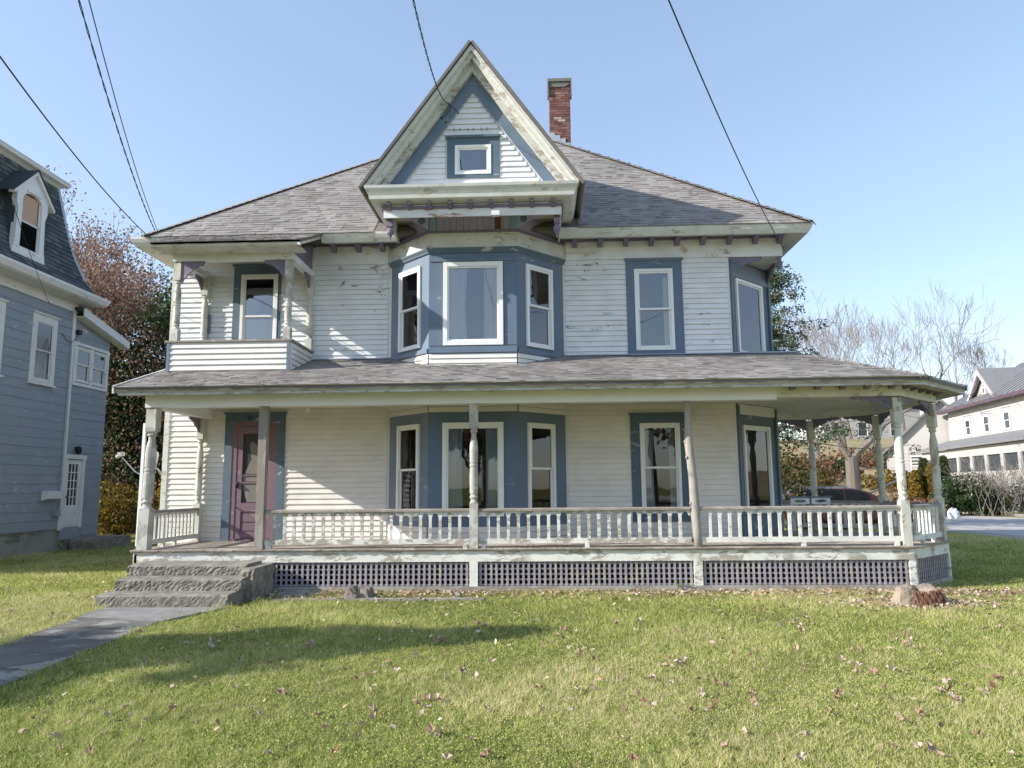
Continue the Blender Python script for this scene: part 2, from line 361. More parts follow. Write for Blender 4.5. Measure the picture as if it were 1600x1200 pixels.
def shingles(parent, name, o, u, s, poly, exp=.14, wid=.3, mat=None, lift=.011):
    """real tabs in courses on the plane o + u*U + s*S, inside the convex polygon poly [(U,S)]"""
    o, u, s = Vector(o), Vector(u).normalized(), Vector(s).normalized(); nrm = u.cross(s); m = MB()
    smin = min(p[1] for p in poly); smax = max(p[1] for p in poly); k = 0; y = smin
    while y < smax-.02:
        y1 = min(y+exp, smax); ym = (y+y1)/2; xs = []
        for i in range(len(poly)):
            (a, b), (c, d) = poly[i], poly[(i+1) % len(poly)]
            if (b-ym)*(d-ym) < 0: xs.append(a+(c-a)*(ym-b)/(d-b))
        if len(xs) >= 2:
            xa, xb = min(xs), max(xs); x = xa - random.uniform(0, wid)
            hue = random.random()
            while x < xb:
                w_ = wid*random.choice((.45, .6, .8, 1.0, 1.15)); a, b = max(x, xa), min(x+w_, xb)
                if b-a > .01:
                    m.cur = min(1, max(0, random.gauss(.5, .27))); h = lift*random.choice((.55, .8, 1.0, 1.5)); dy = random.uniform(-.006, .006)
                    p = [o+u*a+s*(y+dy)+nrm*h, o+u*b+s*(y+dy)+nrm*h, o+u*b+s*(y1+.01)+nrm*.003, o+u*a+s*(y1+.01)+nrm*.003, o+u*a+s*(y+dy)+nrm*-.002, o+u*b+s*(y+dy)+nrm*-.002]
                    m.add(p, [(0, 1, 2, 3), (4, 5, 1, 0)])
                x += w_
        y = y1; k += 1
    return m.build(name, mat or M['shingle'], parent, kind='stuff')
def plane_slab(m, pts, th):
    """solid slab under polygon pts"""
    n = len(pts); m.add(list(pts)+[(p[0], p[1], p[2]-th) for p in pts], [tuple(range(n)), tuple(range(n, 2*n))[::-1]] + [(i, n+i, n+(i+1) % n, (i+1) % n) for i in range(n)])
def frame_mb(fr, u0, u1, z0, z1, t, w0, w1, m=None, tb=None, tt=None):
    m = m or MB(); tb = tb or t; tt = tt or t
    m.fbox(fr, u0, u0+t, w0, w1, z0, z1); m.fbox(fr, u1-t, u1, w0, w1, z0, z1)
    m.fbox(fr, u0+t, u1-t, w0, w1-.001, z0, z0+tb); m.fbox(fr, u0+t, u1-t, w0, w1-.001, z1-tt, z1); return m
def window(parent, fr, u0, u1, z0, z1, cas=None, casm=None, kind='double', cur=(), glass=None, label=None, ft=.055, sill=False, wb=0.0, fm=None):
    fm = fm or M['vinyl']; glass = glass or M['glass']
    w = frame_mb(fr, u0, u1, z0, z1, ft, -.10+wb, .045+wb).build('window', fm, parent)
    if label: w['label'] = label
    if cas:   # (left,right,bottom,top) widths
        l, r, b_, t = cas; m = MB(); d = .034+wb
        m.fbox(fr, u0-l, u0-.001, 0, d, z0-b_, z1+t); m.fbox(fr, u1+.001, u1+r, 0, d, z0-b_, z1+t)
        m.fbox(fr, u0-.001, u1+.001, 0, d-.002, z0-b_, z0-.001); m.fbox(fr, u0-.001, u1+.001, 0, d-.002, z1+.001, z1+t)
        m.fbox(fr, u0-l-.03, u1+r+.03, 0, d+.04, z1+t, z1+t+.035)
        m.build('casing', casm, w)
        if sill:
            m = MB(); m.fbox(fr, u0-l-.03, u1+r+.03, .0, .09, z0-b_-.05, z0-b_-.001); m.build('sill', casm, w)
    a0, a1, b0, b1 = u0+ft, u1-ft, z0+ft, z1-ft; s = .035
    if kind == 'double':
        mid = (b0+b1)/2-.01
        frame_mb(fr, a0+.001, a1-.001, mid, b1-.001, s, .0+wb, .03+wb).build('upper_sash', fm, w)
        frame_mb(fr, a0+.001, a1-.001, b0+.001, mid+.03, s, -.035+wb, -.005+wb).build('lower_sash', fm, w)
        MB().fbox(fr, a0+s, a1-s, .010+wb, .014+wb, mid+s, b1-s).build('pane', glass, w)
        MB().fbox(fr, a0+s, a1-s, -.022+wb, -.018+wb, b0+s, mid+.03-s).build('pane', glass, w)
    else:
        frame_mb(fr, a0+.001, a1-.001, b0+.001, b1-.001, .03, -.01+wb, .02+wb).build('sash', fm, w)
        MB().fbox(fr, a0+.03, a1-.03, .0+wb, .004+wb, b0+.03, b1-.03).build('pane', glass, w)
    for c in cur:   # (u from, u to, z from, z to)
        drape(fr, c, w, wb)
    return w
def drape(fr, c, parent, wb=0, mat=None):
    ua, ub, za, zb = c[:4]; n = 22; m = MB(); vs = []
    ph = random.uniform(0, 6)
    for j in range(7):
        t = j/6
        for i in range(n+1):
            x = i/n; w = -.065+wb+.015*math.sin(x*20+ph+t*.6)+.01*math.sin(x*43+ph)
            vs.append(fr(ua+(ub-ua)*(x*(1-.10*math.sin(t*3.1))), w, zb+(za-zb)*t))
    m.add(vs, [(j*(n+1)+i, j*(n+1)+i+1, (j+1)*(n+1)+i+1, (j+1)*(n+1)+i) for j in range(6) for i in range(n)])
    return m.build('curtain', mat or M['curtain'], parent, smooth=True)
def post(parent, x, y, mat, z0=.665, z1=2.96, r=.067, lean=(0, 0), rot=0, zb=1.36, zt=2.56, name='post'):
    m = MB(); fr = Fr(x, y, math.cos(rot), math.sin(rot))
    def L(z): return (lean[0]*(z-z0), lean[1]*(z-z0))
    def sq(a, b, k=1.0, rr=None):
        rr = (rr or r)*k; la, lb = L(a), L(b)
        q = [(-rr, -rr), (rr, -rr), (rr, rr), (-rr, rr)]
        pa = [fr(u, -w, a) for u, w in q]; pb = [fr(u, -w, b) for u, w in q]
        m.hexa([(p[0]+la[0], p[1]+la[1], p[2]) for p in pa]+[(p[0]+lb[0], p[1]+lb[1], p[2]) for p in pb])
    sq(z0, zb); sq(zt, z1)
    h = zt-zb
    prof = [(1.0, 0), (1.02, .012), (.80, .03), (.78, .055), (1.0, .07), (1.02, .085), (.86, .10), (.84, .115), (1.0, .13), (1.0, .46), (.88, .465), (.88, .48), (1.02, .485), (1.02, .51), (.88, .515), (.88, .53), (1.0, .535), (1.0, .74), (.93, .80), (.72, .86), (.62, .89), (.62, .93), (.9, .945), (.92, .96), (.75, .97), (.95, 1.0)]
    lx, ly = L(zb); m.lathe(x+lx, y+ly, [(r*a, zb+h*t) for a, t in prof], 14, lean)
    o = m.build(name, mat, parent)
    return o
def scroll(fr, u, dirn, L_, H, zt, w, parent, mat=None, th=.035, rosette=True, teeth=0):
    """sawn bracket hanging from height zt, starting at the post face u and reaching L_ along the beam"""
    m = MB(); pts = [(u, zt), (u+dirn*L_, zt), (u+dirn*L_, zt-.035)]
    n = 9
    for i in range(1, n):
        t = i/n; x = L_*(1-t); zz = H*(.16+.84*t**1.9) + (.022*math.sin(i*math.pi) if 0 else 0) + (.016 if i % 2 else -.006)*(1 if teeth else .4)
        pts.append((u+dirn*x, zt-zz))
    pts += [(u+dirn*.025, zt-H), (u, zt-H)]
    if dirn < 0: pts = pts[::-1]
    m.prism(fr, pts, w, w+th, 'w')
    o = m.build('bracket', mat or M['purple'], parent)
    if rosette:
        r = MB(); cu, cz = u+dirn*H*.42, zt-H*.42; rr = H*.22
        for rad, pr in ((rr, .010), (rr*.62, .018), (rr*.28, .028)):
            q = [(cu+rad*math.cos(2*math.pi*i/14), cz+rad*math.sin(2*math.pi*i/14)) for i in range(14)]
            r.prism(fr, q, w+th, w+th+pr, 'w')
        r.build('rosette', M['blue'], o)
    return o
BAL = None
def railing(parent, fr, u0, u1, mat, w=0, z=.665, first=None, pitch=.152, support=(), sag=0):
    m = MB(); zt, hw = z+.615, .045
    m.prism(fr, [(w-hw, zt-.045), (w+hw, zt-.045), (w+hw, zt-.015), (w+.02, zt), (w-.02, zt), (w-hw, zt-.015)], u0, u1)
    ra = m.build('railing', M['handrail'] if mat is not M['rail_bad'] else M['weathered'], parent)
    n = max(1, int(round((u1-u0-.10)/pitch))); p = (u1-u0)/n
    b = MB()
    for i in range(n):
        c = u0+p*i; pts = [(c, zt-.046), (c+p, zt-.046), (c+p, zt-.135), (c+p-.022, zt-.135)]
        for k in range(0, 7):
            a = math.pi*k/6; pts.append((c+p/2+(p/2-.03)*math.cos(a), zt-.125+.052*math.sin(a)))
        pts += [(c+.022, zt-.135), (c, zt-.135)]
        b.prism(fr, pts, w-.012, w+.012, 'w')
    b.build('arcade_board', mat, ra)
    m = MB(); m.fbox(fr, u0, u1, w-.022, w+.022, z+.065, z+.145)
    for s in support: m.fbox(fr, s-.035, s+.035, w-.02, w+.026, z-.002, z+.066)
    m.build('bottom_rail', mat, ra)
    bm = MB(); hb = zt-.136-(z+.146)
    bm.box(-.024, .024, -.014, .014, -hb/2, hb/2)
    me = bpy.data.meshes.new('baluster'); me.from_pydata(bm.v, [], bm.f); me.materials.append(mat)
    for i in range(0, n+1):
        if i in (0, n): continue
        q = fr(u0+p*i, w, z+.146+hb/2); inst('baluster', me, ra, q, math.atan2(fr.u[1], fr.u[0]) + random.uniform(-.03, .03))
    return ra
# ------------------------------------------------------------ the house
Y0, Y1 = 11.84, 13.94
XL, XR = -7.17, 4.69; YB = 22.7
house = thing('house', 'large weathered white clapboard house with blue trim, steep central gable and a full width porch', 'house', (-1.2, 19.9, 0))
FW = Fr(0, Y1, 1, 0); BLf = Fr(-2.86, 13.94, 1, -1); BCf = Fr(0, 13.08, 1, 0); BRf = Fr(-.40, 13.08, 1, 1); CCf = Fr(3.64, 13.94, 1, 1)
RWf = Fr(XR, 14.99, 0, 1); LWf = Fr(XL, YB, 0, -1); BA = .86*math.sqrt(2); CA = 1.05*math.sqrt(2)
ZT = 6.30
# rooms behind the windows
m = MB(); m.box(XL+.14, XR-.1, 18.0, 18.1, .3, 6.3); m.box(XL+.14, XR-.1, 14.95, 18, .50, .58); m.box(XL+.14, XR-.1, 14.95, 18, 3.46, 3.56); m.box(XL+.14, XR-.1, 14.1, 18, 6.24, 6.29)
m.box(XL+.14, 3.6, 14.08, 14.95, .50, .58); m.box(XL+.14, 3.6, 14.08, 14.95, 3.46, 3.56)
m.box(-3.5, -3.4, 14.1, 18, .58, 6.24); m.box(1.05, 1.15, 14.1, 18, .58, 6.24)
m.build('interior_partition', M['interior'], house)
# holes: door, bay, windows
H_low = [(-5.74, -5.10, .70, 2.88), (-2.76, .36, .5, 3.4), (1.86, 2.56, 1.13, 2.76)]
H_up = [(-5.80, -5.11, 4.15, 5.77), (-2.76, .36, 3.6, 6.2), (1.85, 2.55, 4.18, 5.73)]
wf = wall('wall', FW, XL, 3.64, .2, ZT, H_low+H_up, M['siding'], house)
low = [(-6.01, -4.85, .5, 3.045), (-2.90, .50, .3, 7), (1.66, 2.75, .96, 2.935)]
clap(FW, XL+.02, -2.88, .62, 3.12, low, wf, joints=2.6)
clap(FW, .50, 3.58, .62, 3.12, low, wf, joints=2.6)
up = [(-5.97, -5.03, 3.5, 5.955), (-2.90, .50, .3, 7), (1.67, 2.74, 4.06, 5.92)]
clap(FW, XL+.02, -2.92, 4.04, 5.94, up, wf, M['siding_old'], joints=2.2)
clap(FW, .50, 3.60, 4.04, 5.94, up, wf, M['siding_old'], joints=2.4)
# corner boards, friezes
m = MB(); m.fbox(FW, XL-.03, XL+.07, 0, .035, .55, 6.25); m.build('corner_board', M['trim_white'], wf)
m = MB(); m.fbox(FW, -4.38, -2.93, 0, .03, 5.945, 6.32); m.build('frieze_board', M['frieze'], wf)
m = MB(); m.fbox(FW, .53, XR-.03, -.10, .03, 5.945, 6.32); m.build('frieze_board', M['frieze'], wf)
m = MB(); m.fbox(FW, .53, 1.12, .031, .045, 6.06, 6.10); m.build('frieze_patch', M['trim_white'], wf)
# side walls
wr = wall('wall', RWf, 0, YB-14.99, .2, ZT, [], M['siding'], house); clap(RWf, 0, 3.0, 4.1, 5.9, [], wr, M['siding_old'])
wlft = wall('wall', LWf, 0, YB-Y1-.12, .2, ZT, [], M['siding'], house)
wb = MB(); wb.box(XL, XR, YB, YB+.1, .2, ZT); wb.build('wall', M['siding'], house)
m = MB(); m.box(XL+.03, 3.6, Y1+.02, YB-.1, -.1, .2); m.box(3.6, XR-.03, 15.05, YB-.1, -.1, .2); m.build('foundation', M['found'], house)
m = MB(); m.fbox(RWf, -.30, YB-15, -1.0, .03, 5.945, 6.32); m.build('frieze_board', M['frieze'], wr)
# cut corner with its windows
CH = [(.22, 1.13, 1.13, 2.68), (.22, 1.13, 4.13, 5.52)]
cw = wall('wall', CCf, 0, CA, .2, ZT, CH, M['teal'], house)
m = MB(); m.fbox(CCf, .05, CA-.05, 0, .02, 2.93, 3.12); m.build('panel', M['siding'], cw)
for zz0, zz1 in ((.6, 3.1), (3.95, 5.9)):
    for a in (0, CA-.07): m = MB(); m.fbox(CCf, a, a+.07, 0, .045, zz0, zz1); m.build('corner_board', M['teal'], cw)
window(house, CCf, .18, 1.17, 1.08, 2.73, kind='fixed', glass=M['glass_dark'], cur=[(.3, .8, 1.2, 2.2)])
window(house, CCf, .18, 1.17, 4.08, 5.57, kind='fixed', cur=[(.35, .95, 4.2, 5.0)])
for a, b in ((3.95, 4.06), (5.60, 5.9)): m = MB(); m.fbox(CCf, .07, CA-.07, 0, .03, a, b); m.build('panel', M['blue'], cw)
scroll(FW, 3.66, 1, .62, .34, 5.94, -.05, house)
scroll(RWf, -.02, -1, .62, .34, 5.94, -.05, house)
m = MB(); m.lathe(4.62, 13.98, [(.035, 5.945), (.04, 5.90), (.025, 5.88), (.055, 5.84), (.06, 5.80), (.045, 5.76), (.015, 5.73), (.012, 5.68), (.004, 5.66)], 10); m.build('pendant', M['purple'], house, smooth=True)
m = MB(); m.add([(3.66, 13.96, 5.95), (4.66, 13.96, 5.95), (4.66, 14.96, 5.95)], [(0, 1, 2)]); m.add([(3.66, 13.96, 5.965), (4.66, 13.96, 5.965), (4.66, 14.96, 5.965)], [(0, 2, 1)]); m.build('corner_soffit', M['trim_white'], house)
# bay walls
bays = []
for fr, a, b in ((BLf, 0, BA), (BCf, -2.0, -.40), (BRf, 0, BA)):
    if fr is BCf: hs = [(-1.70, -.70, 1.15, 2.71), (-1.70, -.70, 4.18, 5.64)]
    else:
        q0, q1 = (.30, .98) if fr is BLf else (.22, .90)
        hs = [(q0+.04, q1-.04, 1.15, 2.71), (q0+.04, q1-.04, 4.18, 5.64)]
    bw = wall('bay_wall', fr, a, b, .2, 6.24, hs, M['blue'], house, .09); bays.append(bw)
    # siding below and above
    clap(fr, a+.01, b-.01, .62, .93, [], bw); clap(fr, a+.01, b-.01, 2.935, 3.13, [], bw); clap(fr, a+.01, b-.01, 3.72, 3.99, [], bw)
    if fr is BCf:
        window(house, fr, -1.74, -.66, 1.11, 2.75, kind='fixed', glass=M['glass_dark'], ft=.075, cur=[(-1.66, -1.38, 1.2, 2.65), (-.98, -.74, 1.2, 2.65)])
        window(house, fr, -1.74, -.65, 4.14, 5.68, kind='fixed', ft=.08, cur=[(-1.66, -1.30, 4.2, 5.62), (-1.0, -.70, 4.2, 5.62)])
        m = MB(); m.fbox(fr, -1.995, -.405, 0, .035, 5.70, 5.745); m.fbox(fr, -1.995, -1.76, 0, .02, 4.14, 5.69); m.fbox(fr, -.63, -.405, 0, .02, 4.14, 5.69); m.fbox(fr, -1.995, -.405, 0, .035, 4.01, 4.12)
        m.build('panel_trim', M['blue'], bw)
    else:
        window(house, fr, q0, q1, 1.11, 2.75, glass=M['glass_dark'], cur=[(q0+.06, q0+.22, 1.2, 2.65), (q1-.2, q1-.06, 1.9, 2.65)])
        window(house, fr, q0, q1, 4.14, 5.68, cur=[(q0+.06, q0+.26, 4.2, 5.6), (q1-.22, q1-.06, 4.2, 5.6)])
        m = MB(); m.fbox(fr, a+.01, b-.01, 0, .035, 4.01, 4.09); m.build('panel_trim', M['blue'], bw)
bp_ = [(-2.86, 13.94), (-2.0, 13.08), (-.40, 13.08), (.46, 13.94)]
sweep(MB(), bp_, [(0, 5.945), (.03, 5.945), (.03, 6.235), (0, 6.235)]).build('bay_frieze', M['trim_white'], house)
sweep(MB(), bp_, [(0, 5.86), (.03, 5.86), (.045, 5.89), (.085, 5.925), (.085, 5.945), (0, 5.945)]).build('bay_cornice', M['teal'], house)
sweep(MB(), bp_, [(0, 6.235), (.05, 6.235), (.055, 6.275), (0, 6.275)]).build('moulding', M['purple'], house)
sweep(MB(), bp_, [(-.06, 6.275), (.0, 6.275), (.0, 6.62), (-.06, 6.62)]).build('gable_base_panel', M['panel_purple'], house)
sweep(MB(), bp_, [(0, 3.62), (.015, 3.62), (.015, 3.72), (0, 3.72)]).build('flashing', M['flash'], house)
M['pilaster'] = paint('pale blue pilaster', (.26, .42, .56), .05, grime=.2)
x = -1.86; gp = bays[1]
while x < -.52:
    w_ = 1.35/11; m = MB(); t = random.uniform(.012, .022); m.fbox(BCf, x+.004, x+w_-.004, .002, t, 6.278, 6.60); m.build('panel_board', M['panel_purple'], gp); x += w_
for a in (-1.99, -.505): m = MB(); m.fbox(BCf, a, a+.125, .002, .04, 6.277, 6.61); m.build('pilaster', M['pilaster'], house)
scroll(BCf, -2.01, -1, .6, .30, 6.60, .0, house, M['panel_purple']); scroll(BCf, -.39, 1, .6, .30, 6.60, .0, house, M['panel_purple'])
for x_ in (-2.60, .33):
    m = MB(); m.box(x_-.05, x_+.05, 12.42, 12.52, 6.16, 6.30); m.lathe(x_, 12.47, [(.05, 6.16), (.03, 6.14), (.065, 6.09), (.065, 6.04), (.02, 5.98), (.012, 5.93), (.004, 5.90)], 10); m.build('pendant', M['purple'], house)
# main window on the right, both storeys, and balcony window
cas = (.17, .18, .15, .18)
window(house, FW, 1.84, 2.58, 1.11, 2.77, (.17, .17, .15, .16), M['teal'], glass=M['glass_dark'], cur=[(1.90, 2.10, 1.2, 2.65), (2.38, 2.52, 1.2, 2.65)])
window(house, FW, 1.83, 2.56, 4.155, 5.74, (.16, .18, .09, .17), M['blue'], cur=[(2.38, 2.51, 4.2, 5.6)])
window(house, FW, -5.82, -5.09, 4.1, 5.78, (.15, .06, .02, .17), M['teal'], cur=[(-5.76, -5.15, 4.2, 4.9)])
# front door
m = MB(); m.fbox(FW, -6.01, -5.86, 0, .04, .66, 3.04); m.fbox(FW, -5.0, -4.85, 0, .04, .66, 3.04); m.fbox(FW, -5.86, -5.0, 0, .038, 2.885, 3.04); m.fbox(FW, -6.04, -4.82, 0, .07, 3.04, 3.07)
dc = m.build('door_casing', M['teal'], house)
m = MB(); m.fbox(FW, -5.86, -5.77, -.1, .03, .68, 2.885); m.fbox(FW, -5.11, -5.0, -.1, .03, .68, 2.885); m.fbox(FW, -5.77, -5.11, -.1, .028, 2.80, 2.885); m.fbox(FW, -5.77, -5.11, -.1, .05, .662, .70)
m.build('door_frame', M['plum_door'], house)
m = MB(); a, b = -5.768, -5.112
m.fbox(FW, a, a+.11, -.02, .02, .705, 2.795); m.fbox(FW, b-.11, b, -.02, .02, .705, 2.795)
m.fbox(FW, a+.11, b-.11, -.02, .019, 2.66, 2.795); m.fbox(FW, a+.11, b-.11, -.02, .019, 1.20, 1.36); m.fbox(FW, a+.11, b-.11, -.02, .019, .705, .80)
m.fbox(FW, a+.11, b-.11, -.02, .012, 1.86, 1.89); m.fbox(FW, a+.11, b-.11, -.02, .016, 1.72, 1.755); m.fbox(FW, a+.11, b-.11, -.02, .0, .80, 1.20); m.fbox(FW, a+.16, b-.16, .0, .012, .85, .98); m.fbox(FW, a+.16, b-.16, .0, .012, 1.01, 1.15)
door = m.build('screen_door', M['plum_door'], house)
MB().fbox(FW, a+.11, b-.11, -.014, -.008, 1.36, 2.66).build('screen', M['screen'], door)
for poly in ([(-5.62, 1.90), (-5.30, 1.90), (-5.24, 2.20), (-5.22, 2.36), (-5.36, 2.42), (-5.50, 2.52), (-5.54, 2.44), (-5.49, 2.18)], [(-5.65, 1.72), (-5.24, 1.72), (-5.24, 1.38), (-5.55, 1.37), (-5.6, 1.52)], [(-5.65, 1.76), (-5.24, 1.76), (-5.24, 1.86), (-5.65, 1.855)]):
    m = MB(); m.prism(FW, poly[::-1], -.007, -.001, 'w'); m.build('torn_screen', M['screen_fold'], door)
m = MB(); q = FW(a+.03, .03, 1.70); m.ball((q[0], q[1]-.015, q[2]), .028); m.box(q[0]-.012, q[0]+.012, q[1]-.01, q[1]+.012, 1.64, 1.76); m.build('door_knob', M['iron'], door, smooth=True)
m = MB(); m.tube([FW(a+.02, .03, 1.28), FW(a+.14, .035, 1.22)], .008); m.build('door_pull', M['iron'], door)
# number 43
cu = bpy.data.curves.new('house_number', 'FONT'); cu.body = '43'; cu.size = .13; cu.extrude = .003
to = bpy.data.objects.new('tmp_number', cu); COL.objects.link(to); bpy.context.view_layer.update()
me = bpy.data.meshes.new_from_object(to); bpy.data.objects.remove(to); me.materials.append(M['number'])
no = bpy.data.objects.new('house_number', me); COL.objects.link(no); place(no, dc, (-5.60, Y1-.045, 2.915)); no.rotation_euler = (math.pi/2, 0, 0)
# wall lamp socket in the porch ceiling
m = MB(); m.lathe(-4.15, 13.0, [(.02, 2.97), (.045, 2.98), (.05, 3.02), (.03, 3.06), (.05, 3.08), (.05, 3.12)], 10); m.build('ceiling_light', M['white_lit'], house, smooth=True)
# ---- porch plan
PA, PB, PC, PD, PE = (5.68, Y0), (6.80, 12.96), (6.80, 15.1), (5.75, 16.15), (XR, 16.15)
ring = [(-6.52, Y1), (-6.52, Y0), PA, PB, PC, PD, PE]
prf = ring[1:]
m = MB(); fl = [(-6.55, Y1), (-6.55, Y0-.03), (PA[0]+.012, Y0-.03), (PB[0]+.03, PB[1]-.012), (PC[0]+.03, PC[1]+.012), (PD[0]+.012, PD[1]+.03), (XR, PD[1]+.03), (XR, 14.99), (3.64, Y1)]
m.add([(p[0], p[1], .625) for p in fl]+[(p[0], p[1], .645) for p in fl], [tuple(range(9))[::-1], tuple(range(9, 18))]+[(i, (i+1) % 9, 9+(i+1) % 9, 9+i) for i in range(9)])
pf = m.build('porch_floor', M['deck'], house)
m = MB(); x = -6.56
while x < 6.8:
    w_ = .093; ymin = Y0-.045+random.uniform(-.006, .006)
    if x > 5.68: ymin = Y0+(x-5.68)-.05
    m.cur = random.random()
    m.box(x+.002, x+w_-.002, ymin, (Y1 if x < 3.6 else (Y1+(x-3.6) if x < 4.6 else (16.15 if x < 5.7 else 16.15-(x-5.7)))), .6455, .664+random.uniform(-.002, .002)); x += w_
m.build('floor_board', M['deck'], pf, kind='stuff')
sweep(MB(), prf, [(-.03, .46), (.0, .46), (.0, .624), (-.03, .624)]).build('skirt_board', M['skirt'], house)
sweep(MB(), [(-4.45, Y0)]+prf[1:], [(-.05, -.06), (.012, -.06), (.012, .085), (-.05, .085)]).build('ground_board', M['baseboard'], house)
m = MB(); m.box(-6.5, -6.46, Y0, Y1, -.05, .6); m.build('porch_side_board', M['skirt'], house)
# lattice
def lattice(fr, u0, u1, sub=0):
    m = MB(); k = 0; fr_z0, fr_z1 = .09, .455
    m.fbox(fr, u0, u1, -.075, -.065, fr_z1-.01, fr_z1)
    p = m.build('lattice_panel', M['lattice'], house)
    n = int(round((u1-u0)/.083)); q = (u1-u0)/n; a = math.atan2(fr.u[1], fr.u[0])
    vm = MB(); vm.box(-.018, .018, -.004, .004, -.183, .183); me = bpy.data.meshes.new('lattice_strip'); me.from_pydata(vm.v, [], vm.f); me.materials.append(M['lattice'])
    for i in range(n): inst('lattice_strip', me, p, fr(u0+q*(i+.5)+random.uniform(-.003, .003), -.03, .2735), a)
    for i in range(5):
        z = .105+.08*i; m = MB(); m.fbox(fr, u0, u1, -.045, -.037, z-.0125, z+.0125); m.build('lattice_strip', M['lattice'], p)
    return p
FP = Fr(0, Y0, 1, 0); FAB = Fr(PA[0], PA[1], 1, 1); LAB = math.dist(PA, PB)
lattice(FP, -4.42, -1.145); lattice(FP, -1.015, 2.335); lattice(FP, 2.465, 5.60); lattice(FAB, .09, LAB-.06); lattice(Fr(PB[0], PB[1], 0, 1), .05, 2.0)
for a, b, f_ in ((-1.145, -1.015, FP), (2.335, 2.465, FP), (5.60, 5.695, FP), (-4.50, -4.42, FP), (.02, .085, FAB), (LAB-.06, LAB, FAB)): m = MB(); m.fbox(f_, a, b, -.07, .005, -.03, .459); m.build('lattice_post', M['skirt'], house)
# posts
post(house, -6.40, Y0+.09, M['post_bad'], r=.085, lean=(.018, 0), zb=1.32, z1=2.94)
m = MB(); m.prism(Fr(-6.51, Y0+.10, 1, 0), [(-.03, .72), (.02, .72), (.03, 2.70), (-.015, 2.70)], -.02, .02, 'w'); m.build('leaning_board', M['beam'], house)
m = MB(); m.box(-4.57, -4.44, Y0+.0, Y0+.13, .665, 2.95); m.build('square_post', M['weathered'], house)
post(house, -1.08, Y0+.08, M['post_bad'])
m = MB(); m.tube([(2.43, Y0+.09, .665), (2.42, Y0+.09, .9), (2.40, Y0+.08, 1.25), (2.39, Y0+.09, 1.7), (2.36, Y0+.09, 2.1), (2.34, Y0+.08, 2.32), (2.345, Y0+.09, 2.6), (2.35, Y0+.09, 2.96)], [.072, .07, .078, .07, .068, .072, .052, .05], 10)
for z_, s_ in ((1.0, 1), (1.33, -1), (1.75, 1), (2.05, -1), (2.3, -1)): m.ball((2.40-(z_-1)*.04+s_*.06, Y0+.05, z_), .025, 1.2, 6, 4, .2)
m.build('log_post', M['bark_pale'], house, smooth=True)
post(house, 5.62, Y0+.09, M['post']); post(house, 6.70, 12.98, M['post'], rot=math.pi/4); post(house, 6.70, 15.06, M['post'], rot=math.pi/4); post(house, 5.74, 16.05, M['post'])
post(house, -6.44, Y1-.10, M['post'], r=.06); post(house, 4.78, 16.05, M['post'])
# railings
railing(house, FP, -4.43, -1.15, M['rail_bad'], -.08, support=(-4.35, -1.22)); railing(house, FP, -1.01, 2.32, M['rail_bad'], -.08, support=(-.93, .7))
railing(house, FP, 2.47, 5.55, M['rail'], -.08, support=(4.05, 5.47)); railing(house, Fr(5.68, Y0+.1, 1.03, 1.06), .07, 1.43, M['rail'], .02, support=(.5, 1.0))
railing(house, Fr(6.70, 12.98, 0, 1), .08, 2.0, M['rail'], .0); railing(house, Fr(6.70, 15.06, -1, 1), .09, 1.27, M['rail'], .0); railing(house, Fr(5.74, 16.05, -1, 0), .08, .9, M['rail'])
railing(house, Fr(-6.42, Y1-.16, 0, -1), .0, 1.76, M['rail'], .0, pitch=.13, support=(.8, 1.2))
# beams and ceiling
sweep(MB(), [(-6.45, Y1), (-6.45, Y0), (3.74, Y0)], [(-.16, 2.95), (.012, 2.95), (.012, 3.165), (-.16, 3.165)]).build('porch_beam', M['beam'], house)
sweep(MB(), [(3.741, Y0), PA, PB, PC, PD, PE], [(-.14, 2.985), (-.004, 2.985), (-.004, 3.165), (-.14, 3.165)]).build('porch_beam', M['rail'], house)
m = MB(); cl = [(-6.5, Y0+.1), (5.6, Y0+.1), (6.72, 13.0), (6.72, 15.0), (5.7, 16.1), (-6.5, 16.1)]
m.add([(p[0], p[1], 3.13) for p in cl]+[(p[0], p[1], 3.15) for p in cl], [tuple(range(6))[::-1], tuple(range(6, 12))]+[(i, (i+1) % 6, 6+(i+1) % 6, 6+i) for i in range(6)]); m.build('porch_ceiling', M['ceiling'], house)
m = MB(); m.prism(Fr(-6.50, Y0, 0, 1), [(0, 3.16), (2.1, 3.16), (2.1, 4.02), (0, 3.32)], .0, .03, 'w'); m.build('end_board', M['beam'], house)
sweep(MB(), [(3.75, Y0), PA, PB, PC, PD], [(.0, 3.165), (.03, 3.165), (.03, 3.19), (0, 3.19)]).build('moulding', M['purple'], house)
def dent(fr, us, zt, wproj=.28, h=.10, hw=.04, w0=.0, parent=None, mat=None):
    m0 = MB(); m0.prism(WORLD, [(0, 0), (0, -h), (-.05, -h*.9), (-wproj*.6, -h*.45), (-wproj, -.04), (-wproj, 0)], -hw, hw)
    # prism axis 'u' in WORLD: pts are (w,z) with w pointing to -y
    me = None
    for u in us:
        m = MB(); m.prism(fr, [(w0, zt), (w0, zt-h), (w0+.05, zt-h*.9), (w0+wproj*.6, zt-h*.5), (w0+wproj, zt-.045), (w0+wproj, zt)], u-hw, u+hw); m.build('eave_bracket', mat or M['purple'], parent or house)
dent(FP, [3.98, 4.37, 4.76, 5.14, 5.52], 3.19); dent(FAB, [.12, .45, .80, 1.15, 1.48], 3.19)
scroll(FP, 5.54, -1, .62, .20, 2.985, -.10, house, teeth=1); scroll(FAB, .09, 1, .66, .20, 2.985, -.10, house, teeth=1); scroll(FAB, LAB-.09, -1, .5, .24, 2.985, -.10, house, teeth=1)
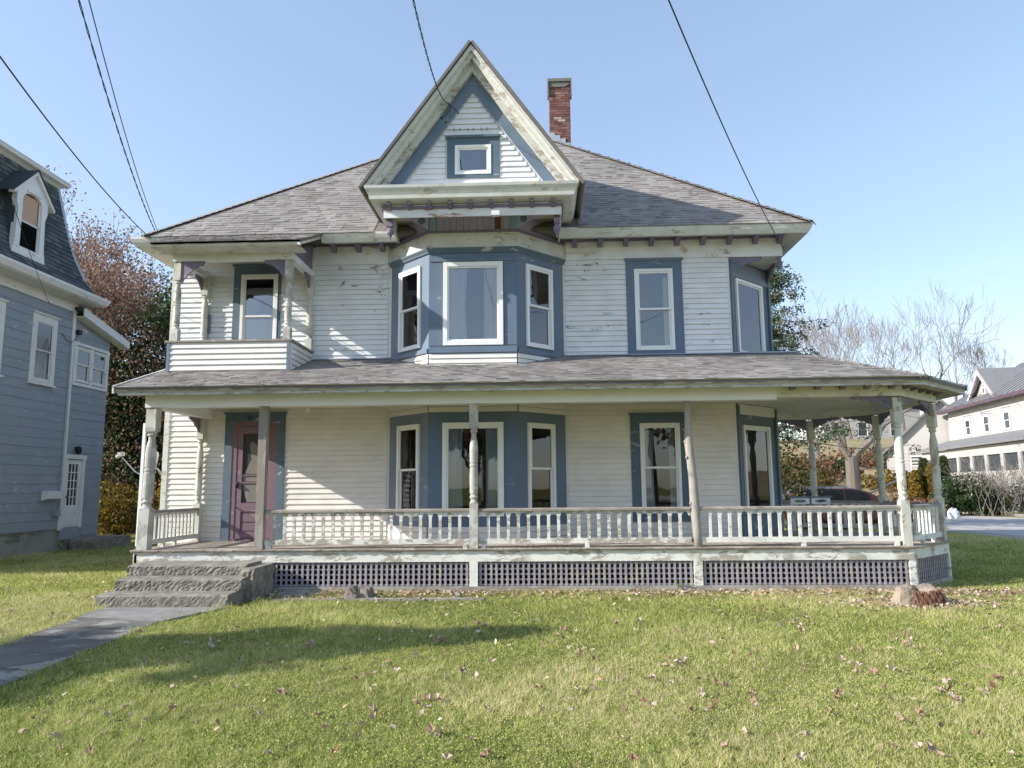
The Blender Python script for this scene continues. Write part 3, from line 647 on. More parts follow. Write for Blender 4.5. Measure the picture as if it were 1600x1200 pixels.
FBC = Fr(PB[0], PB[1], 0, 1); FCD = Fr(PC[0], PC[1], -1, 1); FDE = Fr(PD[0], PD[1], -1, 0); LCD = math.dist(PC, PD)
scroll(FBC, .1, 1, .55, .22, 2.985, -.1, house, teeth=1); scroll(FBC, 2.0, -1, .6, .22, 2.985, -.1, house, teeth=1); scroll(FCD, .1, 1, .6, .22, 2.985, -.1, house, teeth=1); scroll(FCD, LCD-.1, -1, .6, .22, 2.985, -.1, house, teeth=1); scroll(FDE, .1, 1, .7, .22, 2.985, -.1, house, teeth=1)
scroll(Fr(-6.44, Y1-.16, 0, -1), .0, 1, .42, .26, 2.95, .0, house)
# ---- porch roof
ES = .327; ZE = 3.235; er = offset([(-6.74, Y0)]+prf[1:], .44)   # eave ring
A_, B_, C_, D_ = er[1], er[2], er[3], er[4]
uu = (B_[0]-A_[0])/.541; Pp = (A_[0]-.383*uu, A_[1]+.924*uu)
def zr(d): return ZE+ES*d
zP = zr(Pp[1]-11.4); Rr = (Pp[0], C_[1]-(C_[1]*0) - (Pp[1]-B_[1]))
m = MB(); th = .07
plane_slab(m, [(-6.74, 11.4, ZE), (A_[0], 11.4, ZE), (Pp[0], Pp[1], zP), (XR, 13.95, zr(2.55)), (3.64, 13.95, zr(2.55)), (-6.74, 13.95, zr(2.55))], th)
plane_slab(m, [(A_[0], A_[1], ZE), (B_[0], B_[1], ZE), (Pp[0], Pp[1], zP)], th)
Rr = (Pp[0], C_[1]-(Pp[1]-B_[1]))
plane_slab(m, [(B_[0], B_[1], ZE), (C_[0], C_[1], ZE), (Rr[0], Rr[1], zP), (Pp[0], Pp[1], zP)], th)
plane_slab(m, [(Pp[0], Pp[1], zP), (Rr[0], Rr[1], zP), (XR-.1, Rr[1], zr(2.55)), (XR-.1, 13.95, zr(2.55))], th)
plane_slab(m, [(C_[0], C_[1], ZE), (D_[0], D_[1], ZE), (Rr[0], Rr[1], zP)], th)
plane_slab(m, [(D_[0], D_[1], ZE), (XR, D_[1], ZE), (XR-.05, Rr[1], zP), (Rr[0], Rr[1], zP)], th)
proof = m.build('porch_roof', M['shingle'], house)
k = math.hypot(1, ES); S3 = (0, 1/k, ES/k)
shingles(proof, 'roof_shingle', (0, 11.37, ZE-.01), (1, 0, 0), S3, [(-6.78, 0), (A_[0]+.02, 0), (Pp[0], (Pp[1]-11.37)*k), (4.69, 2.58*k), (-6.78, 2.58*k)], .115, .19)
s2 = 1/math.sqrt(2); kk = k
def side_sh(e0, e1, top, nm='roof_shingle'):
    e0v, e1v, tv = Vector((e0[0], e0[1], ZE)), Vector((e1[0], e1[1], ZE)), None
    u = (e1v-e0v).normalized(); outw = Vector((u.y, -u.x, 0)); s = (-outw + Vector((0, 0, ES))).normalized(); pts = []
    for t in top: d = Vector(t)-e0v; pts.append((d.dot(u), d.dot(s)))
    shingles(proof, nm, e0v, u, s, [(0, 0), ((e1v-e0v).length, 0)]+pts, .115, .19)
side_sh(A_, B_, [(Pp[0], Pp[1], zP)]); side_sh(B_, C_, [(Rr[0], Rr[1], zP), (Pp[0], Pp[1], zP)])
def caps(parent, a, b, w=.13, step=.16, mat=None):
    a, b = Vector(a), Vector(b); d = b-a; L = d.length; d.normalize(); side = d.cross(Vector((0, 0, 1))).normalized(); m = MB(); n = int(L/step)-1
    for i in range(n):
        m.cur = random.random(); p = a+d*(i*step); q = a+d*((i+1)*step+.03); up = Vector((0, 0, 1)); h0, h1 = .024, .012
        m.add([p+up*h0, q+up*h1, q+side*w-up*.05+up*h1, p+side*w-up*.05+up*h0, p-side*w-up*.05+up*h0, q-side*w-up*.05+up*h1, p+side*w-up*.07, p-side*w-up*.07], [(0, 1, 2, 3), (1, 0, 4, 5), (0, 3, 6), (0, 7, 4)])
    return m.build('hip_cap', mat or M['shingle'], parent, kind='stuff')
caps(proof, (A_[0], A_[1], ZE), (Pp[0], Pp[1], zP)); caps(proof, (B_[0], B_[1], ZE), (Pp[0], Pp[1], zP))
m = MB(); m.prism(Fr(-6.70, 11.39, 0, 1), [(0, 3.13), (2.55, 3.96), (2.55, 4.09), (0, 3.255)], -.075, -.045, 'w'); m.build('rake_board', M['trim_white'], proof)
sweep(MB(), [(-6.73, Y0)]+prf[1:], [(.36, 3.13), (.385, 3.135), (.40, 3.16), (.425, 3.20), (.445, 3.225), (.445, 3.236), (.36, 3.236)]).build('eave_fascia', M['trim_white'], proof)
sweep(MB(), [(-6.70, Y0)]+prf[1:], [(.0, 3.165), (.37, 3.10), (.40, 3.105), (.40, 3.135), (.36, 3.14), (.0, 3.20)]).build('eave_soffit', M['trim_peel'], proof)
for a, b in ((.5, 4.8), (-4.35, -2.9)): m = MB(); m.prism(FW, [(.0, 4.10), (.10, 4.065), (.10, 4.058), (.0, 4.05)], a, b); m.build('roof_flashing', M['flash'], proof)
# ---- main roof
MS, MZ = .86, 6.405; eL, eR, eF, eB = -7.56, 5.05, 13.35, 23.2; T = 4.85
zt_ = MZ+MS*T
m = MB()
m.add([(eL, eF, MZ), (eR, eF, MZ), (eR, eB, MZ), (eL, eB, MZ), (eL+T, eF+T, zt_), (eR-T, eF+T, zt_), (eR-T, eB-T, zt_), (eL+T, eB-T, zt_), (eL, eF, MZ-.06), (eR, eF, MZ-.06), (eR, eB, MZ-.06), (eL, eB, MZ-.06)],
      [(0, 1, 5, 4), (1, 2, 6, 5), (2, 3, 7, 6), (3, 0, 4, 7), (4, 5, 6, 7), (8, 9, 1, 0), (9, 10, 2, 1), (10, 11, 3, 2), (11, 8, 0, 3), (11, 10, 9, 8)])
roof = m.build('roof', M['shingle'], house)
k = math.hypot(1, MS); S_ = (0, 1/k, MS/k)
shingles(roof, 'roof_shingle', (0, eF-.03, MZ-.02), (1, 0, 0), S_, [(eL-.02, 0), (-3.1+.0, 0), (-3.1, 2*k), (-1.4, 4.4*k), (-1.4, T*k), (eL+T, T*k)], .125, .20)
shingles(roof, 'roof_shingle', (0, eF-.03, MZ-.02), (1, 0, 0), S_, [(.75, 0), (eR+.02, 0), (eR-T, T*k), (-1.3, T*k), (-1.3, 4.4*k), (.75, 2*k)], .125, .20)
shingles(roof, 'roof_shingle', (eR+.02, eF, MZ-.015), (0, 1, 0), (-1/k, 0, MS/k), [(0, 0), (9, 0), (9, T*k), (T, T*k)], .28, .6)
caps(roof, (eL, eF, MZ+.02), (eL+T, eF+T, zt_)); caps(roof, (eR, eF, MZ+.02), (eR-T, eF+T, zt_), .15, .2)
m = MB(); m.box(eL+T-.05, eR-T+.10, eF+T-.06, eF+T+.4, zt_-.02, zt_+.09); m.build('deck_curb', M['beam'], roof)
eprof = [(.0, 6.37), (.49, 6.235), (.53, 6.225), (.55, 6.26), (.575, 6.30), (.60, 6.36), (.60, 6.40), (.50, 6.40), (.0, 6.43)]
for path, nm in (([(XL, YB), (XL, Y1), (-6.60, Y1)], 0), ([(-4.10, Y1), (-2.66, Y1)], 1), ([(.38, Y1), (4.46, Y1), (4.46, YB)], 2)):
    sweep(MB(), path, eprof).build('eave_cornice', M['trim_white'], roof)
    sweep(MB(), path, [(.031, 6.30), (.07, 6.30), (.07, 6.345), (.031, 6.345)]).build('moulding', M['purple'], roof)
dent(FW, [.70, 1.19, 1.68, 2.17, 2.66, 3.15, 3.65, 4.14, 4.60], 6.35, .30, .17, .045, .05, roof); dent(FW, [-3.98, -3.50, -3.03], 6.35, .30, .17, .045, .05, roof)
# chimney
cx0, cx1, cy0, cy1 = .34, .86, 17.9, 18.42
m = MB(); m.box(cx0+.008, cx1-.008, cy0+.008, cy1-.008, 9.7, 11.93); chim = m.build('chimney', M['mortar'], roof)
m = MB(); z = 9.9; row = 0; bl, bh = .2, .068
while z < 11.9:
    for fr_, L in ((Fr(cx0, cy0, 1, 0), cx1-cx0), (Fr(cx1, cy0, 0, 1), cy1-cy0), (Fr(cx0, cy1, 0, -1), cy1-cy0)):
        u = -.1*(row % 2)
        while u < L:
            a, b = max(u, 0)+.004, min(u+bl, L)-.004
            if b-a > .02: m.cur = min(1, abs(random.gauss(.5, .25))); q = random.uniform(.0, .009); m.fbox(fr_, a, b, -.03, q, z, z+bh-.010)
            u += bl
    z += bh; row += 1
m.build('brick', M['brick'], chim, kind='stuff')
m = MB(); m.box(cx0-.05, cx1+.05, cy0-.06, cy1+.05, 11.93, 12.01); m.box(cx0-.05, cx0-.02, cy0-.06, cy0+.2, 11.55, 11.93); m.box(cx1+.02, cx1+.05, cy0-.06, cy0+.2, 11.55, 11.93)
m.prism(Fr(0, cy0, 1, 0), [(cx0, 11.93), (cx0, 11.87), (cx0+.12, 11.79), (cx1-.12, 11.79), (cx1, 11.87), (cx1, 11.93)], .01, .03, 'w'); m.build('chimney_cap', M['capstone'], chim)
m = MB()
for i in range(4): m.box(cx0-.012+i*.135, cx0+.12+i*.135, cy0-.025, cy0+.01-.001*i, 9.85, 10.56-.10*i+random.uniform(-.03, .03))
m.build('chimney_flashing', M['flash'], chim)
# ---- gable over the bay
GX, GZ, gb, gl, gr = -1.135, 9.34, 6.77, -2.99, .72
gab = wall('gable_wall', Fr(0, 12.42, 1, 0), -2.6, .36, 6.60, 6.80, [], M['siding'], house, .1)
GF = Fr(0, 12.42, 1, 0)
m = MB(); tri = [(gl+.16, gb), (gr-.16, gb), (GX, GZ-.22)]; hx0, hx1, hz0, hz1 = -1.40, -.86, 7.12, 7.56
# triangular wall around the small window
m.prism(GF, [(gl+.16, gb), (gr-.16, gb), (gr-.16-.25, 7.12), (gl+.16+.25, 7.12)], -.08, 0, 'w')
sl = (GZ-.22-gb)/(GX-gl-.16)
def gu(z, off=0): h = (z-gb)/sl; return gl+.16+h+off, gr-.16-h-off
m.prism(GF, [(gu(7.12)[0], 7.12), (hx0, 7.12), (hx0, 7.56), (gu(7.56)[0], 7.56)], -.08, 0, 'w'); m.prism(GF, [(hx1, 7.12), (gu(7.12)[1], 7.12), (gu(7.56)[1], 7.56), (hx1, 7.56)], -.08, 0, 'w')
m.prism(GF, [(gu(7.56)[0], 7.56), (gu(7.56)[1], 7.56), (GX, GZ-.22)], -.08, 0, 'w')
m.build('gable_panel', M['siding'], gab)
sw = (8.62-6.79)/(GX-(-2.40))
clap(GF, 0, 0, 6.79, 8.62, [(-1.62, -.66, 7.00, 7.78)], gab, M['siding_old'], urange=lambda z: (-2.40+(z-6.79)/sw, .13-(z-6.79)/sw))
window(house, GF, -1.45, -.81, 7.07, 7.61, (.14, .14, .06, .14), M['teal'], kind='fixed', ft=.05, glass=M['glass_sky'])
for sgn in (-1, 1):
    def P_(d, z): # point on line offset d inwards from the rake at height z
        h = (GZ-z)/((GZ-gb)/(GX-gl)); return GX+sgn*(h-d*1.236)
    def band(d0, d1, y0, y1, zb0): 
        pts = [(P_(d0, zb0), zb0), (P_(d1, zb0), zb0), (GX, GZ-1.70*d1), (GX, GZ-1.70*d0)]
        if sgn > 0: pts = pts[::-1]
        m = MB(); m.prism(Fr(0, 0, 1, 0), pts[::-1], -y1, -y0, 'w'); return m
    band(0, .06, 12.08, 12.34, gb-.0).build('rake_board', M['trim_white'], gab); band(.05, .13, 12.14, 12.36, gb+.01).build('rake_board', M['trim_white'], gab); band(.12, .235, 12.26, 12.38, gb+.01).build('rake_board', M['trim_peel'], gab)
    band(.225, .425, 12.36, 12.419, gb+.01).build('rake_trim', M['blue'], gab)
    a_ = Vector((GX, 12.04, GZ+.03)); e_ = Vector((GX+sgn*1.91, 12.04, gb-.06)); dn = (e_-a_).normalized(); m = MB()
    nn = Vector((-dn.z*sgn*-1, 0, 0)); t = .045
    o_ = Vector((sgn*.5, 0, .36)).normalized()*t
    m.hexa([tuple(p) for p in (a_, e_, e_+Vector((0, 5.2, 0)), a_+Vector((0, 5.2, 0)), a_+o_, e_+o_, e_+o_+Vector((0, 5.2, 0)), a_+o_+Vector((0, 5.2, 0)))])
    m.build('gable_roof', M['shingle'], gab)
# cornice box of the gable
gpath = [(-2.66, 13.9), (-2.66, 12.35), (.38, 12.35), (.38, 13.9)]
sweep(MB(), gpath, [(0, 6.275), (.03, 6.275), (.03, 6.50), (0, 6.50)]).build('gable_frieze', M['frieze'], gab)
sweep(MB(), gpath, [(.031, 6.42), (.065, 6.42), (.065, 6.465), (.031, 6.465)]).build('moulding', M['purple'], gab)
sweep(MB(), gpath, [(0, 6.50), (.20, 6.52), (.24, 6.54), (.25, 6.60), (.28, 6.66), (.31, 6.71), (.32, 6.76), (.25, 6.765), (0, 6.80)]).build('gable_cornice', M['trim_white'], gab)
m = MB(); m.box(-2.66, .38, 12.38, 13.9, 6.60, 6.64); m.build('gable_soffit', M['ceiling'], gab)
m = MB(); m.box(-2.9, .63, 12.10, 12.42, 6.767, 6.785); m.build('cornice_flashing', M['beam'], gab)
dent(Fr(0, 12.35, 1, 0), [-2.58+.355*i for i in range(9)], 6.50, .15, .10, .03, .031, gab)
m = MB(); m.box(-.80, -.66, 12.22, 12.318, 6.25, 6.33); m.build('spotlight_box', M['white_lit'], gab)
m = MB(); m.box(-.79, -.68, 13.05, 13.059, 6.30, 6.58); m.build('rust_stain_board', plain('rusty board', (.16, .09, .05), .9, 0, .4, 18), gab)
for x_ in (-1.46, -1.36, -1.22, -1.12, -.98, -.88): m = MB(); m.tube([(x_, 12.40, 7.89), (x_, 12.36, 7.88), (x_, 12.36, 7.92)], .006, 5); m.build('hook', M['iron'], gab)
# ---- balcony
BF = Fr(0, 12.72, 1, 0); bl_, br_ = -6.60, -4.40
brs = Fr(br_, 12.72, 0, 1); bls = Fr(bl_, Y1, 0, -1)
bw = MB(); bw.box(bl_+.02, br_-.02, 12.74, Y1, 3.80, 3.86); bal = bw.build('balcony', M['deck'], house)
m = MB(); m.fbox(BF, bl_, br_, -.06, 0, 3.60, 4.20); m.fbox(brs, .06, 1.22, -.06, 0, 3.62, 4.20); m.fbox(bls, 0, 1.16, -.06, 0, 3.62, 4.20); m.build('parapet', M['siding'], bal)
clap(BF, bl_+.05, br_-.05, 3.69, 4.19, [], bal, th=.03); clap(brs, .05, 1.2, 3.69, 4.19, [], bal); clap(bls, 0, 1.17, 3.69, 4.19, [], bal)
for a in (bl_-.005, br_-.05): m = MB(); m.fbox(BF, a, a+.055, 0, .035, 3.62, 4.199); m.build('corner_board', M['blue'], bal)
sweep(MB(), [(bl_, Y1), (bl_, 12.72), (br_, 12.72), (br_, Y1)], [(-.09, 4.20), (.045, 4.20), (.045, 4.235), (-.09, 4.235)]).build('parapet_cap', M['weathered'], bal)
for x_, y_, mt in ((bl_+.085, 12.80, M['post']), (br_-.085, 12.80, M['post_bad']), (bl_+.10, Y1-.08, M['post']), (br_-.03, Y1-.08, M['post'])):
    post(bal, x_, y_, mt, 4.236, 5.70, r=.062, zb=4.46, zt=5.36)
sweep(MB(), [(bl_, Y1), (bl_, 12.72), (br_, 12.72), (br_, Y1)], [(-.13, 5.70), (.0, 5.70), (.0, 5.82), (-.13, 5.82)]).build('balcony_beam', M['frieze'], bal)
# balcony roof: slopes forward from the main eave
zl, zh = 5.90, 6.41; bx0, bx1 = -6.78, -4.12
m = MB(); plane_slab(m, [(bx0, 12.24, zl), (bx1, 12.24, zl), (bx1+.05, 13.40, zh), (bx0, 13.40, zh)], .05); br = m.build('balcony_roof', M['shingle'], house)
kk = math.hypot(1.16, .51); shingles(br, 'roof_shingle', (0, 12.22, zl-.01), (1, 0, 0), (0, 1.16, .51), [(bx0-.02, 0), (bx1+.02, 0), (bx1+.06, kk+.06), (bx0-.02, kk+.06)], .115, .19)
m = MB(); m.prism(Fr(0, 12.24, 1, 0), [(0, 5.90), (-.0, 5.86), (-.03, 5.82), (-.10, 5.80), (-.12, 5.80), (-.12, 5.90)], bx0+.02, bx1-.02); m.build('eave_fascia', M['trim_white'], br)
m = MB(); m.fbox(Fr(0, 12.24, 1, 0), bx0+.05, bx1-.05, -.50, -.10, 5.815, 5.83); m.build('eave_soffit', M['trim_white'], br)
RS = Fr(bx1, 12.24, 0, 1)
m = MB(); m.prism(RS, [(0, 5.895), (0, 5.80), (1.16, 6.30), (1.16, 6.40)], -.05, .0, 'w'); m.build('rake_board', M['trim_white'], br)
m = MB(); m.prism(brs, [(0.0, 5.822), (1.21, 5.822), (1.21, 6.38), (.68, 6.15)], -.05, -.02, 'w'); m.build('gable_infill', M['purple'], br)
m = MB(); m.fbox(FW, -4.45, -4.385, 0, .045, 4.3, 6.3); m.build('corner_board', M['frieze'], bal)
BFr = Fr(0, 12.74, 1, 0)
scroll(BFr, bl_+.15, 1, .42, .40, 5.70, -.05, bal, rosette=False, teeth=1); scroll(BFr, br_-.15, -1, .38, .34, 5.70, -.05, bal, rosette=False, teeth=1)
scroll(bls, .05, 1, .36, .36, 5.70, -.06, bal, rosette=False, teeth=1); scroll(brs, 1.16, -1, .36, .34, 5.70, -.06, bal, rosette=False, teeth=1)
m = MB(); m.prism(FW, [(-6.78+.20, 4.62), (-6.40, 4.62), (-6.40, 4.98), (-6.58, 5.05)][::-1], .03, .06, 'w'); m.build('painted_board', M['purple'], bal)
m = MB(); m.fbox(FW, XL+.0, bl_, -.0, .0005, 3.6, 6.2); 
# ------------------------------------------------------------ ground, road, path
def hillz(x, y):
    t = min(1, max(0, (y-47)/40)); t = t*t*(3-2*t); s = min(1, max(0, (x+10)/22)); s = s*s*(3-2*s)
    far = min(1, max(0, (y-120)/200))
    return 6.8*t*s*(1-far*.3)
gx = [-900, -400, -200, -100, -60, -40, -25, -15, -8, 0, 5, 10, 15, 20, 25, 30, 35, 40, 50, 60, 80, 120, 200, 500, 900]
gy = [-700, -300, -100, -40, -10, 5, 12, 20, 30, 40, 47, 52, 57, 62, 67, 72, 77, 82, 88, 100, 120, 160, 250, 500, 1500]
m = MB(); m.add([(x, y, hillz(x, y) if y > 46 else 0) for y in gy for x in gx], [(j*25+i, j*25+i+1, (j+1)*25+i+1, (j+1)*25+i) for j in range(24) for i in range(24) if gy[j] < 47])
g = m.build('ground', M['soil'], smooth=True); tag(g, kind='structure')
m = MB(); m.add([(x, y, hillz(x, y)) for y in gy for x in gx], [(j*25+i, j*25+i+1, (j+1)*25+i+1, (j+1)*25+i) for j in range(24) for i in range(24) if gy[j] >= 47])
g = m.build('hillside', M['hill'], smooth=True); tag(g, kind='structure')
def sheet(name, pts, z, mat):
    m = MB(); m.add([(p[0], p[1], z) for p in pts], [tuple(range(len(pts)))]); o = m.build(name, mat); tag(o, kind='structure'); return o
sheet('road', [(14.9, -120), (22.4, -120), (23.2, 34), (21.2, 40), (20.4, 80), (14.0, 80), (14.6, 34), (14.6, 22)], .006, M['asphalt'])
sheet('gravel_verge', [(13.6, 15), (14.9, 14), (14.8, 30), (14.2, 34), (13.2, 33)], .003, M['gravel'])
sheet('driveway', [(4, 24.5), (13.9, 24.5), (13.9, 30.5), (4, 30.5)], .005, M['gravel'])
m = MB(); m.box(23.1, 23.3, 10, 47, -.02, .12); m.build('kerb', M['concrete'])['kind'] = 'structure'
M['shaded_slab'] = paint('shaded worn path slab', (.15, .143, .132), .45, wood=(.26, .25, .23), var=.3, rough=.95, grime=.7, pscale=3)  # worn slab with the shade on the path darkened into its colour
# path: slabs from the steps to the lower left
pth = bpy.data.objects.new('path', None); COL.objects.link(pth); pth['kind'] = 'structure'; pth.location = (-5.2, 8, 0); WL['path'] = Vector((-5.2, 8, 0))
Lp = [(-6.05, 10.30), (-6.03, 9.95), (-5.89, 9.50), (-5.72, 8.3), (-5.55, 7.0), (-5.4, 5.6), (-5.2, 3.2), (-5.0, 0)]
Rp = [(-4.30, 10.30), (-4.45, 9.85), (-4.68, 9.20), (-4.58, 8.0), (-4.50, 6.7), (-4.42, 5.3), (-4.2, 3.0), (-4.0, 0)]
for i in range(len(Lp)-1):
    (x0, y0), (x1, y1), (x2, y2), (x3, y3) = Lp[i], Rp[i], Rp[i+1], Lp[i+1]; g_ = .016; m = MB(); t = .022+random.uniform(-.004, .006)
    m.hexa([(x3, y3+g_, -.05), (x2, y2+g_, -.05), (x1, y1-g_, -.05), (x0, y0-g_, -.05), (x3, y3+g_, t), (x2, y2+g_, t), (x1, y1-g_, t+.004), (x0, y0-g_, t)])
    m.build('paving_slab', M['concrete'] if i < 2 else M['shaded_slab'], pth)  # sunlit slabs by the steps get the paler colour, shaded ones the dark
# stone steps
steps = thing('stone_steps', 'three rough dark stone steps leading up to the left end of the porch', 'steps', (-5.1, 11.1, 0))
def rough_block(x0, x1, y0, y1, z0, z1, amp=.02, nx=24, ny=5, nz=5, side=0):
    m = MB(); r = random.Random(int(x0*100+z1*77))
    def P(x, y, z, k=1): return (x+r.uniform(-amp, amp)*k, y+r.uniform(-amp, amp)*k, z+r.uniform(-amp, amp)*.22*k)
    nodes = {}
    def V(i, j, k):
        key = (i, j, k)
        if key not in nodes:
            x, y, z = x0+(x1-x0)*i/nx, y0+(y1-y0)*j/ny, z0+(z1-z0)*k/nz
            e = .22 if k == nz else 1; rnd = .025 if (k == nz and j == 0) else 0
            nodes[key] = len(m.v); p = P(x, y+rnd, z-rnd*.5, e); m.v.append(p)
        return nodes[key]
    for i in range(nx):
        for k in range(nz): m.f.append((V(i, 0, k), V(i+1, 0, k), V(i+1, 0, k+1), V(i, 0, k+1))); m.c.append(.5)
        for j in range(ny): m.f.append((V(i, j, nz), V(i+1, j, nz), V(i+1, j+1, nz), V(i, j+1, nz))); m.c.append(.5)
    for j in range(ny):
        for k in range(nz):
            m.f.append((V(nx, j, k), V(nx, j+1, k), V(nx, j+1, k+1), V(nx, j, k+1))); m.c.append(.5)
            m.f.append((V(0, j+1, k), V(0, j, k), V(0, j, k+1), V(0, j+1, k+1))); m.c.append(.5)
    return m
rough_block(-6.22, -4.36, 10.40, 11.8, -.05, .175, .0045, nx=60, nz=7).build('step', M['stone'], steps)
rough_block(-6.16, -4.32, 10.76, 11.8, .176, .345, .0075, nx=60, nz=6).build('step', M['stone'], steps)
rough_block(-6.22, -4.42, 11.16, 11.80, .346, .50, .008, nx=60, nz=6).build('step', M['stone'], steps)
rough_block(-4.41, -4.22, 10.95, 11.8, -.05, .46, .014, nx=5, ny=20, nz=12).build('side_stone', M['stone'], steps)
# ------------------------------------------------------------ the blue grey house on the left
bh = thing('house', 'blue grey two storey house with white trim and a mansard roof, at the left edge', 'house', (-16.5, 16.7, 0))
BX = -13.1; BW = Fr(BX, 13.45, 0, 1)   # u along +y, outward +x
bwin = [(.60, 1.50, 4.42, 6.10), (3.02, 3.92, 4.42, 6.10), (4.92, 5.74, 4.42, 6.10), (.60, 1.5, 1.35, 3.0), (3.02, 3.92, 1.35, 3.0)]
bwin = [(.55, 1.3, 4.46, 6.08), (2.95, 3.72, 4.46, 6.08), (4.93, 5.70, 4.46, 6.08)]
w1 = wall('wall', BW, 0, 6.55, .58, 7.0, bwin, M['slate_blue'], bh)
def boards(fr, u0, u1, z0, z1, holes, parent, mat, pitch=.235): clap(fr, u0, u1, z0, z1, holes, parent, mat, pitch, 'siding_board', th=.016)
boards(BW, .02, 6.46, .60, 6.58, [(a-.10, b+.10, c-.12, d+.18) for a, b, c, d in bwin], w1, M['slate_blue'])
wall('wall', Fr(-20, 13.45, 1, 0), 0, 6.78, .58, 7.0, [], M['slate_blue'], bh); wall('wall', Fr(-20, 20.0, 0, -1), 0, 6.5, .58, 7, [], M['slate_blue'], bh)
m = MB(); m.box(-20, BX-.13, 19.88, 19.99, .58, 7.0); m.build('wall', M['slate_blue'], bh)
m = MB(); m.box(-20, BX-.02, 13.5, 20.0, -.1, .58); m.build('foundation', M['found'], bh)
m = MB(); m.box(-19.5, -15.0, 13.7, 19.8, 3.7, 3.8); m.box(-15.1, -15.0, 13.7, 19.8, .6, 9.8); m.build('interior_partition', M['interior'], bh)
m = MB(); m.fbox(BW, 6.44, 6.56, 0, .04, .56, 6.60); m.build('corner_board', M['bh_trim'], bh)
for a, b, c, d in bwin: window(bh, BW, a, b, c, d, (.10, .10, .05, .14), M['bh_trim'], fm=M['bh_trim'], cur=[(b-.28, b-.06, c+.06, d-.1)], sill=True)
# cornice: frieze, soffit, gutter
sweep(MB(), [(BX, 20.0), (BX, 20.0)] if 0 else [(-20, 13.45), (BX, 13.45), (BX, 20.0), (-20, 20.0)], [(.0, 6.60), (.045, 6.60), (.045, 6.98), (0, 6.98)]).build('frieze_board', M['bh_trim'], bh)
sweep(MB(), [(-20, 13.45), (BX, 13.45), (BX, 20.0), (-20, 20.0)], [(.045, 6.90), (.10, 6.84), (.48, 6.86), (.56, 6.90), (.62, 7.02), (.62, 7.08), (.0, 7.12)]).build('cornice', M['bh_trim'], bh)
# mansard: concave lower roof with courses, flat cornice above
mp = [(.52, 7.085), (.28, 7.25), (.09, 7.55), (-.06, 8.0), (-.22, 8.7), (-.38, 9.5), (-.48, 10.12)]
mm_ = MB(); sweep(mm_, [(-20, 13.45), (BX, 13.45), (BX, 20.0), (-20, 20.0)], mp + [(-1.3, 10.12), (-1.3, 7.085)]); man = mm_.build('mansard_roof', M['slate'], bh)
m = MB(); z = 7.10
def mw(z):
    for (a, b), (c, d) in zip(mp, mp[1:]):
        if b <= z <= d: return a+(c-a)*(z-b)/(d-b)
    return mp[-1][0] if z > mp[-1][1] else mp[0][0]
while z < 10.05:
    w_ = mw(z); wn_ = mw(min(z+.13, 10.1)); u = -.0-w_
    while u < 6.55+w_:
        L = random.uniform(.18, .3); e = min(u+L, 6.55+w_); m.cur = random.random()
        p = [BW(u+.003, w_+.03, z), BW(e-.003, w_+.03, z), BW(e-.003, wn_+.004, z+.14), BW(u+.003, wn_+.004, z+.14), BW(u+.003, w_-.0, z), BW(e-.003, w_-.0, z)]
        m.add(p, [(0, 1, 2, 3), (4, 5, 1, 0)]); u += L
    z += .13
m.build('shingle', M['slate'], man, kind='stuff')
sweep(MB(), [(-20, 13.45), (BX, 13.45), (BX, 20.0), (-20, 20.0)], [(-.60, 10.06), (-.44, 10.08), (-.36, 10.14), (-.26, 10.18), (-.22, 10.27), (-1.2, 10.42), (-1.2, 10.06)]).build('upper_cornice', M['bh_trim'], bh)
m = MB(); m.add([(-19.9, 13.6, 10.4), (BX-.25, 13.72, 10.30), (BX-.25, 19.75, 10.30), (-19.9, 19.9, 10.4), (-16.5, 16.7, 11.4)], [(0, 1, 4), (1, 2, 4), (2, 3, 4), (3, 0, 4), (3, 2, 1, 0)]); m.build('roof', M['slate'], bh)
m = MB(); m.tube([BW(6.55+.12, .12, 7.55), BW(6.37, -.17, 8.4), BW(6.10, -.47, 10.1)], .05, 6); m.build('hip_roll', M['flash'], man)
# dormer with arched window and carved surround
dw = .10; du = 4.28; DF = Fr(BX+dw, 13.45, 0, 1)
dm = MB(); dm.fbox(DF, du-.52, du+.52, -1.3, -.02, 7.55, 9.3); dorm = dm.build('dormer', M['slate'], bh)
arc = [(du+.36*math.cos(math.pi*i/10), 8.95+.20*math.sin(math.pi*i/10)) for i in range(11)]
outer = [(du-.62, 7.48), (du+.62, 7.48), (du+.66, 7.62), (du+.54, 7.8), (du+.50, 8.7), (du+.60, 8.85), (du+.56, 9.05), (du+.66, 9.12), (du, 9.72), (du-.66, 9.12), (du-.56, 9.05), (du-.60, 8.85), (du-.50, 8.7), (du-.54, 7.8), (du-.66, 7.62)]
inner = [(du-.36, 7.68), (du+.36, 7.68)] + arc
# surround built as a ring of quads between inner and outer
sur = MB(); NI = 40
def resample(poly, n):
    P = [Vector(p) for p in poly]+[Vector(poly[0])]; L = [0]
    for a, b in zip(P, P[1:]): L.append(L[-1]+(b-a).length)
    out = []
    for i in range(n):
        t = L[-1]*i/n; k = max(j for j in range(len(L)-1) if L[j] <= t); f = (t-L[k])/(L[k+1]-L[k]); out.append(P[k].lerp(P[k+1], f))
    return out
def by_angle(poly, n):
    R = resample(poly, 400); res = []
    for i in range(n):
        a = 2*math.pi*i/n-math.pi; res.append(min(R, key=lambda p: abs((math.atan2((p.y-8.5)*.6, p.x-du)-a+math.pi) % (2*math.pi)-math.pi)))
    return res
I_, O_ = by_angle(inner, NI), by_angle(outer, NI)
vs = [DF(p.x, .06, p.y) for p in I_]+[DF(p.x, .06, p.y) for p in O_]+[DF(p.x, -.08, p.y) for p in I_]+[DF(p.x, -.08, p.y) for p in O_]
